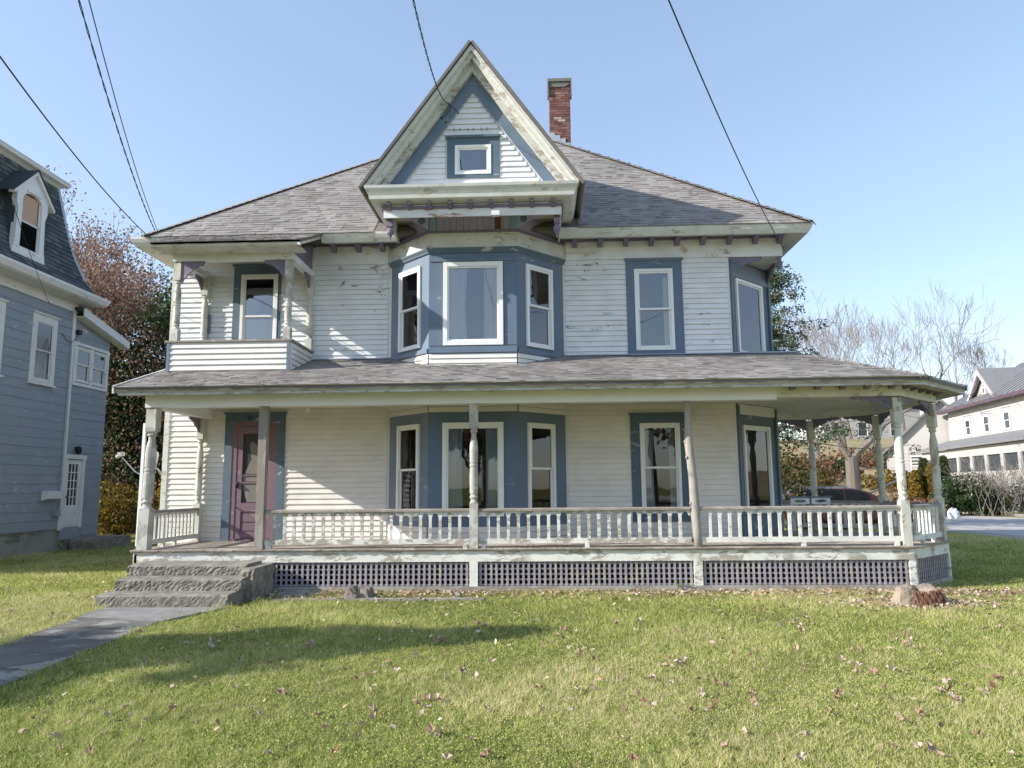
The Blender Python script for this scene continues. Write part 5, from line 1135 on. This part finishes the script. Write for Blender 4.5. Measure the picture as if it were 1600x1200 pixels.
bush('shrub', 'dark green rhododendron right of the porch, across the road', pb(1514, 39.5), 39.5, 0, 1.7, 1.2, 2.2, M['leaf_dark'], 7000, .06, (.1, .95), 7)
bush('shrub', 'dark shrub at the right edge before the lattice fence', pb(1598, 38.5), 38.5, 0, 1.3, 1.0, 1.9, M['leaf_olive'], 2400, .045, (0, .6), 8, 40)
o = thing('bare_bush', 'tangled leafless bush between the rhododendron and the right edge', 'shrub', (pb(1562, 38), 38, 0)); m = MB()
R = random.Random(91)
for i in range(26):
    a = R.uniform(0, 6.28); skeleton(m, (pb(1562, 38)+R.uniform(-.9, .9), 38+R.uniform(-.4, .4), 0), R.uniform(3.0, 4.2), .022, 900+i, levels=3, splits=(3, 3), spread=.5, up=.2, trunk=.28, lenf=.75, minr=.007, sides=(4, 3, 3, 3), trunk_dir=(math.cos(a)*.5, math.sin(a)*.5, 1))
m.build('branches', M['bark'], o, origin=(pb(1562, 38), 38, 0))
bush('shrub', 'yellow green sapling leaves below the conifer beyond the side porch', 8.9, 27.5, 0, 1.0, .8, 3.3, M['leaf_olive'], 2600, .055, (.3, 1), 9)
bush('shrub', 'golden brown bush between the sapling and the forked maple', 11.7, 33.5, 0, 1.2, .9, 2.9, M['leaf_yellow'], 3200, .055, (0, .6), 10)
bush('shrub', 'grey brown brush pile on the slope left of the arborvitaes', pb(1398, 48), 48, 0, 1.9, 1, 1.4, M['leaf_orange'], 2200, .05, (0, .6), 12)
for i, (px, D, w_, h_, mt, lb) in enumerate(((1285, 62, 3.2, 2.2, 'leaf_olive', 'olive brush low on the hillside left of the forked maple'), (1352, 66, 3.0, 2.0, 'leaf_orange', 'tan brush patch on the hillside right of the forked maple'), (1395, 58, 2.6, 1.6, 'leaf_yellow', 'dry golden brush at the foot of the hillside by the gable house'), (1240, 58, 3.5, 3.4, 'leaf_orange', 'russet thicket on the slope behind the conifer'))):
    bx_ = pb(px, D); bush('hillside_shrub', lb, bx_, D, hillz(bx_, D)-.1, w_, 1.6, h_, M[mt], 2600, .09, (0, .8), 60+i, 20)
# lattice fence across the road
o = thing('lattice_fence', 'weathered diamond lattice fence behind the bare bush across the road', 'fence', (26.5, 41.5, 0)); LF = Fr(pb(1525, 41), 41, 1, -.25); m = MB()
for k in range(-8, 62):
    a = k*.11
    for d in (1, -1):
        x0, x1 = (a, a+1.25) if d > 0 else (a+1.25, a)
        if min(x0, x1) < 0 or max(x0, x1) > 6.2: continue
        w_ = .012 if d > 0 else -.012; m.prism(LF, [(x0, .15), (x0+.05, .15), (x1+.05, 1.4), (x1, 1.4)], w_-.005, w_+.005, 'w')
m.build('lattice_strips', M['baseboard'], o, kind='stuff')
for u in (0, 2.05, 4.1, 6.2): m = MB(); m.fbox(LF, u-.05, u+.05, -.08, .04, 0, 1.55); m.build('fence_post', M['baseboard'], o)
m = MB(); m.fbox(LF, -.02, 6.25, -.02, .03, 1.40, 1.47); m.build('top_rail', M['baseboard'], o)
m = MB(); p = at(1486, 772, Y=36); m.ball((p.x, 36, .2), .25, 1.0, 9, 5, .28); o = m.build('plastic_bag', plain('white plastic bag', (.62, .66, .75), .5)); tag(o, 'bulging white plastic bag lying on the far verge right of the porch', 'bag')
m = MB(); p = at(1385, 764, Y=44); 
for i in range(5): m.box(p.x-2.2+i*.9, p.x-1.36+i*.9, 44, 44.3, 0, .55+.04*(i % 2))
o = m.build('low_wall', M['concrete']); tag(o, 'low pale stone wall on the far verge seen between the porch posts', 'wall')
m = MB(); p0, p1 = at(1318, 757, Y=33), at(1400, 752, Y=35); m.tube([(p0.x, 33, .9), ((p0.x+p1.x)/2, 34, 1.25), (p1.x, 35, 1.75)], [.03, .045, .06], 5)
for i in range(3): m.tube([(p0.x+.6+i*.6, 33.5+i*.4, 0), (p0.x+.65+i*.6, 33.5+i*.4, 1.2)], .03, 5)
o = m.build('rustic_rail', M['bark']); tag(o, 'leaning dark branch rail on stakes in front of the hillside', 'rail')
# ------------------------------------------------------------ satellite dish on the left side of the house
dish = thing('satellite_dish', 'grey satellite dish on a curved arm at the left side of the porch', 'satellite dish', (-7.35, 14.55, 1.55))
c = Vector((-7.60, 14.35, 2.05)); nrm = Vector((-.90, -.22, .35)).normalized(); a_ = nrm.orthogonal().normalized(); b_ = nrm.cross(a_); m = MB(); vs = []; n = 24
for side in (0, 1):
    for j in range(5):
        r_ = .30*j/4+.001
        for i in range(n): t = 2*math.pi*i/n; vs.append(c + a_*r_*math.cos(t) + b_*r_*1.08*math.sin(t) + nrm*(.055*(j/4)**2-.012*side))
f = [(j*n+i, j*n+(i+1) % n, (j+1)*n+(i+1) % n, (j+1)*n+i) for j in range(4) for i in range(n)]
f += [tuple(x+5*n for x in q)[::-1] for q in f] + [(4*n+i, 4*n+(i+1) % n, 9*n+(i+1) % n, 9*n+i) for i in range(n)]
m.add(vs, f); m.build('reflector', plain('grey dish enamel', (.45, .46, .47), .4, 0, .06), dish, smooth=True)
m = MB(); m.tube([c-b_*0+Vector((.02, 0, -.28)), c+nrm*.35+Vector((0, 0, -.20)), c+nrm*.62+Vector((0, 0, -.02))], .014, 6); m.build('feed_arm', M['flash'], dish)
m = MB(); q = c+nrm*.64; m.tube([q+Vector((.05, 0, .05)), q-nrm*-.05+Vector((-.04, 0, -.04))], .035, 8); m.box(q.x-.03, q.x+.03, q.y-.08, q.y+.08, q.z-.0, q.z+.07); m.build('feed_horn', plain('grey plastic', (.5, .5, .5), .5), dish)
m = MB(); m.tube([c-nrm*.01, c-nrm*.08, Vector((-7.42, 14.45, 1.85)), Vector((-7.40, 14.5, 1.62)), Vector((-7.19, 14.55, 1.55))], .022, 7); m.box(-7.20, -7.17, 14.45, 14.65, 1.45, 1.65); m.build('mount', M['flash'], dish)
# ------------------------------------------------------------ stumps and debris by the porch
def stump(name, label, x, y, r, h, seed, mats, red=False):
    R = random.Random(seed); o = thing(name, label, 'stump', (x, y, 0)); m = MB(); n = 28; vs = []
    rr = [1+.16*math.sin(3*2*math.pi*i/n+seed)+.10*math.sin(7*2*math.pi*i/n)+R.uniform(-.06, .06) for i in range(n)]
    lv = [(1.55, -.03), (1.25, .10*h), (1.02, .35*h), (.95, .7*h), (.88, .92*h), (.75, 1.0*h), (.40, 1.04*h), (.02, .98*h)]
    for k, (a, z) in enumerate(lv):
        for i in range(n):
            t = 2*math.pi*i/n; q = r*a*(1+(rr[i]-1)*(1.5-k*.17))*(1+R.uniform(-.03, .03)); vs.append((x+q*math.cos(t), y+q*.8*math.sin(t), z+R.uniform(-.02, .02)*(k > 0)+(.05*math.sin(t*2+1) if k > 3 else 0)))
    m.add(vs, [(k*n+i, k*n+(i+1) % n, (k+1)*n+(i+1) % n, (k+1)*n+i) for k in range(len(lv)-1) for i in range(n)]); m.build('trunk', mats, o, origin=(x, y, 0))
    if red:
        m = MB()
        for i in range(120):
            a = -math.pi/2+R.uniform(-.45, .9); hh = R.uniform(.12, .85)*h; q = r*R.uniform(1.0, 1.08)*(1.25-.35*hh/h); px_, py_ = x+q*math.cos(a), y+q*.82*math.sin(a); s_ = R.uniform(.006, .018)
            m.hexa([(px_-s_, py_-.012, hh-.04), (px_+s_*.6, py_-.018, hh-.05), (px_+s_, py_+.02, hh-.04), (px_-s_, py_+.02, hh-.05), (px_-s_*.7, py_-.005, hh+.05), (px_+s_*.5, py_-.008, hh+.03), (px_+s_, py_+.03, hh+.05), (px_-s_, py_+.03, hh+.04)])
        m.build('rotten_wood', plain('rotten red wood', (.17, .09, .06), .95, 0, .6, 40), o, kind='stuff')
    return o
M['stump'] = bark('weathered stump wood', (.20, .15, .11), (.44, .37, .29), 10); M['stump_dark'] = bark('dark stump wood', (.09, .075, .065), (.27, .23, .20), 12)
stump('tree_stump', 'large crumbling pale stump with rotten red core at the right porch corner', 5.02, 10.50, .30, .20, 3, M['stump'], True)
stump('tree_stump', 'small dark splintered stump beside the left lattice panel', -2.72, 11.15, .20, .13, 8, M['stump_dark'])
m = MB(); m.ball((-3.75, 11.5, .0), .34, .22, 12, 6, .07); o = m.build('flat_stone', M['concrete']); tag(o, 'flat grey stone half buried under the left lattice near the steps', 'stone')
m = MB(); p = at(717, 934, Z=0); m.ball((p.x, p.y, .03), .05, 1.2, 8, 5, .15); o = m.build('small_stone', M['concrete']); tag(o, 'small upright grey stone in the grass below the middle post', 'stone')
m = MB(); m.prism(Fr(-3.95, 10.98, 1, .02), [(-.03, -.01), (.10, -.01), (.10, .03), (-.03, .03)], 0, 3.1); o = m.build('fallen_board', M['weathered']); tag(o, 'long weathered board lying on the ground below the left lattice', 'board')
p = at(1060, 924, Z=0); o = thing('weed', 'bright green leafy weed growing against the ground board below the log post', 'plant', (p.x, p.y-.02, 0)); R = random.Random(4)
m = MB(); m.tube([(p.x, p.y-.02, 0), (p.x, p.y-.03, .16)], .005, 4)
m.build('stem', M['leaf_dark'], o)
mw_ = plain('fresh green leaf', (.11, .22, .045), .6)
for i in range(11):
    a = R.uniform(0, 6.28); L = R.uniform(.06, .10); z0 = R.uniform(.05, .16); m = MB(); c_ = Vector((p.x, p.y-.03, z0)); d = Vector((math.cos(a), math.sin(a), .35)).normalized(); s_ = d.cross(Vector((0, 0, 1))).normalized()*L*.22
    m.add([c_, c_+d*L*.5+s_, c_+d*L-Vector((0, 0, .02)), c_+d*L*.5-s_, c_+d*L*.5+Vector((0, 0, .006))], [(0, 1, 4), (1, 2, 4), (2, 3, 4), (3, 0, 4)]); m.build('leaf', mw_, o)
# ------------------------------------------------------------ overhead wires
def wire(label, a, b, r, ext=1.5, sag=.25, twist=False, group='overhead wires'):
    a, b = Vector(a), Vector(b); e = a+(b-a)*ext; pts = []
    for i in range(41):
        t = i/40; p = a.lerp(e, t); p.z -= sag*4*t*(1-t); pts.append(p)
    m = MB()
    if twist:
        for ph in (0, math.pi):
            q = []
            for i in range(161):
                t = i/160*40; k = min(39, int(t)); p = pts[k].lerp(pts[k+1], t-k); an = i*.55+ph; q.append(p+Vector((math.cos(an)*r*.8, math.sin(an)*.3*r, math.sin(an)*r*.8)))
            m.tube(q, r*.7, 4)
    else: m.tube(pts, r, 5)
    o = m.build('overhead_wire', M['wire']); tag(o, label, 'wire', group); return o
wire('thick black wire running from the upper left corner to the left eave', at(236, 373, Y=13.2), at(8, 62, Y=6.5), .0085)
wire('twisted black service cable steeper than its neighbours, meeting the left eave', at(242, 360, Y=13.3), at(153, 64, Y=7), .0075, twist=True)
wire('thinner straight wire beside the twisted cable at upper left', at(247, 362, Y=13.3), at(166, 64, Y=7), .0055)
wire('short cable coming down onto the left rake of the central gable', at(699, 160, Y=12.2), at(670, 64, Y=7), .007, twist=True)
wire('single dark wire crossing the sky right of the chimney to the right eave', at(1226, 392, Y=13.6), at(1084, 64, Y=7), .0075)
wire('faint thin wire passing in front of the mansard dormer', at(77, 474, X=-12.6), at(-6, 205, X=-8), .006)
m = MB(); q = at(699, 160, Y=12.2); m.tube([q, q+Vector((.06, -.02, -.14)), q+Vector((-.03, -.02, -.26)), q+Vector((-.12, -.01, -.30))], .008, 5); m.tube([q, q+Vector((.12, 0, -.12)), q+Vector((.2, .05, -.2))], .007, 5); m.ball(q+Vector((-.1, -.02, -.3)), .025); m.ball(q+Vector((-.03, -.02, -.38)), .022)
o = m.build('cable_splice', M['wire'], gab)
# ------------------------------------------------------------ off-frame trees: they throw the shade on the lawn and stand in the window reflections
def conifer(name, label, x, y, H, rad, z0, seed, mat, per=12, size=.09):
    R = random.Random(seed); o = thing(name, label, 'tree', (x, y, 0)); m = MB(); m.tube([(x, y, 0), (x, y, H*.6), (x, y, H)], [.2, .12, .02], 6); tips = []; z = z0
    while z < H:
        for i in range(7):
            a = R.uniform(0, 6.28); L = rad*(1-(z-z0)/(H-z0))**.85*R.uniform(.6, 1.1)+.12; e = Vector((x+L*math.cos(a), y+L*math.sin(a), z-.12*L)); c_ = Vector((x, y, z)); m.tube([c_, e], [.03, .008], 3, cap=False)
            for k in range(int(3+L*5)): tips.append(c_.lerp(e, R.uniform(.15, 1)))
        z += .24
    m.build('trunk', M['bark'], o, origin=(x, y, 0)); V, t = leaves_at(tips, size, .2, per, rng, (0, .9), .2); np_mesh('needles', V, 4, t, mat, o, (x, y, 0))
conifer('fir_tree', 'conifer just outside the left edge whose pointed shade falls across the lawn', -17.4, 3.2, 9.4, 4.9, .4, 71, M['needle'])
for i, (x, y, h) in enumerate(((-22, -28, 12), (-13, -32, 14), (-5, -30, 11), (4, -34, 15), (12, -29, 12), (20, -33, 13), (29, -30, 12))):
    leafy('street_tree', ('leftmost', 'second', 'third', 'middle', 'third from last', 'second last', 'last')[i]+' tree of the row across the street behind the viewer', (x, y, 0), h, .3, 80+i, M['leaf_olive'] if i % 2 else M['leaf_red'], .22, .9, 5, levels=4, splits=(3, 4), spread=.55, up=.3, trunk=.2, lenf=.76, minr=.015, group='trees across the street')
# ------------------------------------------------------------ grass and fallen leaves
def in_path(x, y):
    yy = np.array([p[1] for p in Lp][::-1]); lx = np.interp(y, yy, [p[0] for p in Lp][::-1]); rx = np.interp(y, yy, [p[0] for p in Rp][::-1])
    e = .045+.03*np.sin(y*7+x*3)+.03*np.sin(y*17.0); return (x > lx+e) & (x < rx-e) & (y < 10.5)
def blocked(x, y):
    b = in_path(x, y) | ((x > -6.3) & (x < -4.15) & (y > 10.35) & (y < 12)) | ((x > -6.55) & (x < 5.7) & (y > Y0-.02))
    b |= (x >= 5.7) & (x < 6.85) & (y > Y0+(x-5.68)-.02) & (y < 16.2-(x-5.7)*.3)
    b |= (x > XL) & (x < 5.8) & (y > 12) ; b |= (x < BX+.05) & (y > 13.4); b |= (x > 13.7) & (y > 15)
    b |= ((x-5.02)/.36)**2+((y-10.5)/.3)**2 < 1
    return b
def visible(x, y, pad=.42):
    t = (x*_cy + y*_sy)/np.maximum(.1, (-x*_sy+y*_cy)); return (np.abs(t) < .69+pad) & ((np.abs(t) < .76) | (y < 20)) & (y > 3.9)
def grass_patch(n, y0, y1, h, w, rg):
    # density falls with distance: sample depth with 1/y weighting
    u = rg.random(n); y = y0*(y1/y0)**u; x = (rg.random(n)*2-1)*1.15*y - .04*y
    k = ~blocked(x, y) & visible(x, y); x, y = x[k], y[k]; n = len(x)
    sc_ = np.clip(y/7, .8, 3.2)
    nz = np.sin(x*1.7+np.sin(y*1.3)*1.5)*.5+np.sin(y*2.3+x*.7)*.3+np.sin(x*5.1-y*3.7)*.2
    hs = np.sin(np.floor(x/.07)*12.9898+np.floor((y+.3*np.sin(x*9))/.10)*78.233)*43758.5453; hs = hs-np.floor(hs)-.5; edge = (~blocked(x, y)) & (in_path(x-.10, y) | in_path(x+.10, y)); H = h*(1+.7*edge)*(1+.7*hs)*(.55+.9*rg.random(n))*(1+.5*nz)*np.sqrt(sc_); W = w*sc_*(.7+.6*rg.random(n)); a = rg.random(n)*6.283; l = rg.normal(0, 1.05, n); la = rg.random(n)*6.283
    c, s = np.cos(a)*W, np.sin(a)*W; B = np.stack([x, y, np.zeros(n)], 1)
    V = np.stack([B+np.stack([-c, -s, 0*c], 1), B+np.stack([c, s, 0*c], 1), B+np.stack([np.cos(la)*l*H, np.sin(la)*l*H, H], 1)], 1).reshape(-1, 3)
    patch = np.sin(x*.55+1.3*np.sin(y*.4))*.5+.5*np.sin(y*.9+x*.35+2)
    t = np.clip(.46+.13*patch+.14*nz+.34*hs+rg.normal(0, .17, n), 0, 1); dry = rg.random(n) < .07+.06*(patch > .5); t[dry] = .8+.2*rg.random(dry.sum())
    return V, t
rg = np.random.default_rng(3)
n = 130000; yq = 4.2*(14/4.2)**rg.random(n); xq = (rg.random(n)*2-1)*1.1*yq; cl = np.sin(xq*2.1+np.sin(yq*3.1)*2)+np.sin(yq*2.7-xq*1.1) > -.1; kq = ~blocked(xq, yq) & visible(xq, yq) & cl
C0 = np.stack([xq[kq], yq[kq], .012+.02*rg.random(kq.sum())], 1); Vc, tc = leaves_at(C0, .0065, .008, 2, rg, (.1, .8), .6)
o = np_mesh('clover', Vc, 4, tc, M['grass'], None, (0, 8, 0), 'stuff'); tag(o, 'low clover and weeds growing among the lawn grass', 'clover')
V1, t1 = grass_patch(1150000, 4.2, 32, .030, .0032, rg)
o = np_mesh('grass', V1, 3, t1, M['grass'], None, (0, 9, 0), 'stuff'); tag(o, 'short green lawn grass in front of and beside the white house', 'grass')
def leafmesh(seed, s=1.0):
    R = random.Random(seed); m = MB(); n = 10; pts = []
    for i in range(n):
        a = 2*math.pi*i/n; r = (1 if i % 2 == 0 else .55)*R.uniform(.75, 1.1); pts.append(Vector((r*math.cos(a), r*math.sin(a)*.8, R.uniform(-.1, .45)+.25*abs(math.cos(a)))))
    m.cur = .5; vs = [Vector((0, 0, .05))]+pts; 
    m.add([v*s for v in vs]+[(v+Vector((0, 0, .03)))*s for v in vs], [(0, i+1, (i+1) % n+1) for i in range(n)]+[(n+1, n+1+(i+1) % n+1, n+1+i+1) for i in range(n)]+[(i+1, (i+1) % n+1, n+1+(i+1) % n+1, n+2+i) for i in range(n)]); return m
lm = []
for i in range(9):
    q = leafmesh(i); me = bpy.data.meshes.new('fallen_leaf'); me.from_pydata([tuple(v) for v in q.v], [], q.f); a_ = me.attributes.new('tone', 'FLOAT', 'FACE'); tn = (.28, .45, .62, .72, .8, .9, .55, .35, .85)[i]; a_.data.foreach_set('value', [tn]*len(me.polygons)); me.materials.append(M['leaf_litter']); lm.append(me)
R = random.Random(12); KS = 1.05
known = [(437, 1084, .075), (582, 1112, .06), (1245, 970, .06), (1250, 985, .06), (650, 1100, .05), (1365, 1048, .05), (1060, 1035, .06), (745, 976, .07), (760, 978, .06), (1435, 1115, .05), (960, 975, .06), (330, 1010, .05), (225, 1035, .05), (905, 1020, .06), (720, 1050, .05), (1180, 1095, .045), (1480, 1080, .05), (560, 1060, .05), (265, 1108, .05), (1130, 1070, .05), (1310, 1090, .05), (1560, 1060, .05), (840, 1075, .05), (480, 1010, .05), (1020, 1060, .06), (690, 1003, .05), (1400, 1000, .05), (1340, 1015, .05), (880, 985, .06), (620, 975, .05)]
spots = [(at(px, py, Z=.03), s_) for px, py, s_ in known]
while len(spots) < 165:
    px, py = (R.uniform(0, 1600), R.uniform(945, 1190)) if len(spots) < 90 or R.random() < .4 else ((lambda s: (s[0]+R.gauss(0, 14), s[1]+R.gauss(0, 6)))(R.choice(known))); q = at(px, py, Z=.03)
    if blocked(np.array([q.x]), np.array([q.y]))[0] and R.random() < .65: continue
    if px < 900 and R.random() < .45: continue
    spots.append((q, R.uniform(.028, .05)))
for i, (q, s_) in enumerate(spots):
    o = bpy.data.objects.new('fallen_leaf', lm[R.randrange(9)]); COL.objects.link(o); o.location = (q.x, q.y, .018+s_*.15); o.scale = (s_*KS, s_*KS*R.uniform(.6, 1), s_*KS*R.uniform(.9, 1.7)); o.rotation_euler = (R.uniform(-.7, .7), R.uniform(-.7, .7), R.uniform(0, 6.28))
    ti = lm.index(o.data); cn = ('dark brown', 'mid brown', 'tan', 'light tan', 'pale buff', 'bleached', 'reddish brown', 'rust brown', 'pale grey brown')[ti]; pxx = 800+1160*((q.x*_cy+q.y*_sy)/(-q.x*_sy+q.y*_cy))
    zn = ('at the far left', 'at the left', 'left of centre', 'below the middle post', 'right of centre', 'at the right', 'at the far right')[min(6, max(0, int(pxx/229)))]; dn_ = 'close to the camera' if q.y < 6 else ('halfway to the house' if q.y < 8.3 else 'near the porch')
    tag(o, '%s curled leaf on the lawn %s, %s' % (cn, zn, dn_), 'leaf', 'fallen leaves on the lawn')
# litter drifts: stuff
n = 5200; x = rg.uniform(-6.8, 7.5, n); y = Y0-.05-np.abs(rg.normal(0, .42, n)); far = rg.random(n) < .28
x[far] = rg.uniform(-9, 11, far.sum()); y[far] = rg.uniform(5, 13, far.sum())
st = rg.random(n) < .16; x[st] = rg.normal(5.05, .5, st.sum()); y[st] = 10.45+rg.normal(0, .26, st.sum())
k = (~blocked(x, y) | (rg.random(n) < .01)) & ~((x > -6.3) & (x < -4.2) & (y > 10.4)); x, y = x[k], y[k]; n = len(x)
P = np.stack([x, y, .022+.03*rg.random(n)], 1); a = rg.normal(0, 1, (n, 3)); a[:, 2] *= .45; a /= np.linalg.norm(a, axis=1)[:, None]; b_ = np.cross(a, np.array([0, 0, 1.])+rg.normal(0, .4, (n, 3))); b_ /= np.linalg.norm(b_, axis=1)[:, None]; s_ = (.016+.022*rg.random(n))[:, None]
V = np.stack([P-a*s_, P-b_*s_*.7+np.array([0, 0, .006]), P+a*s_*1.1, P+b_*s_*.6], 1).reshape(-1, 3)
o = np_mesh('leaf_litter', V, 4, np.clip(rg.beta(2.2, 1.6, n), 0, 1), M['leaf_litter'], None, (0, 11, 0), 'stuff'); tag(o, 'dry fallen leaves drifted along the foot of the porch', 'leaves')
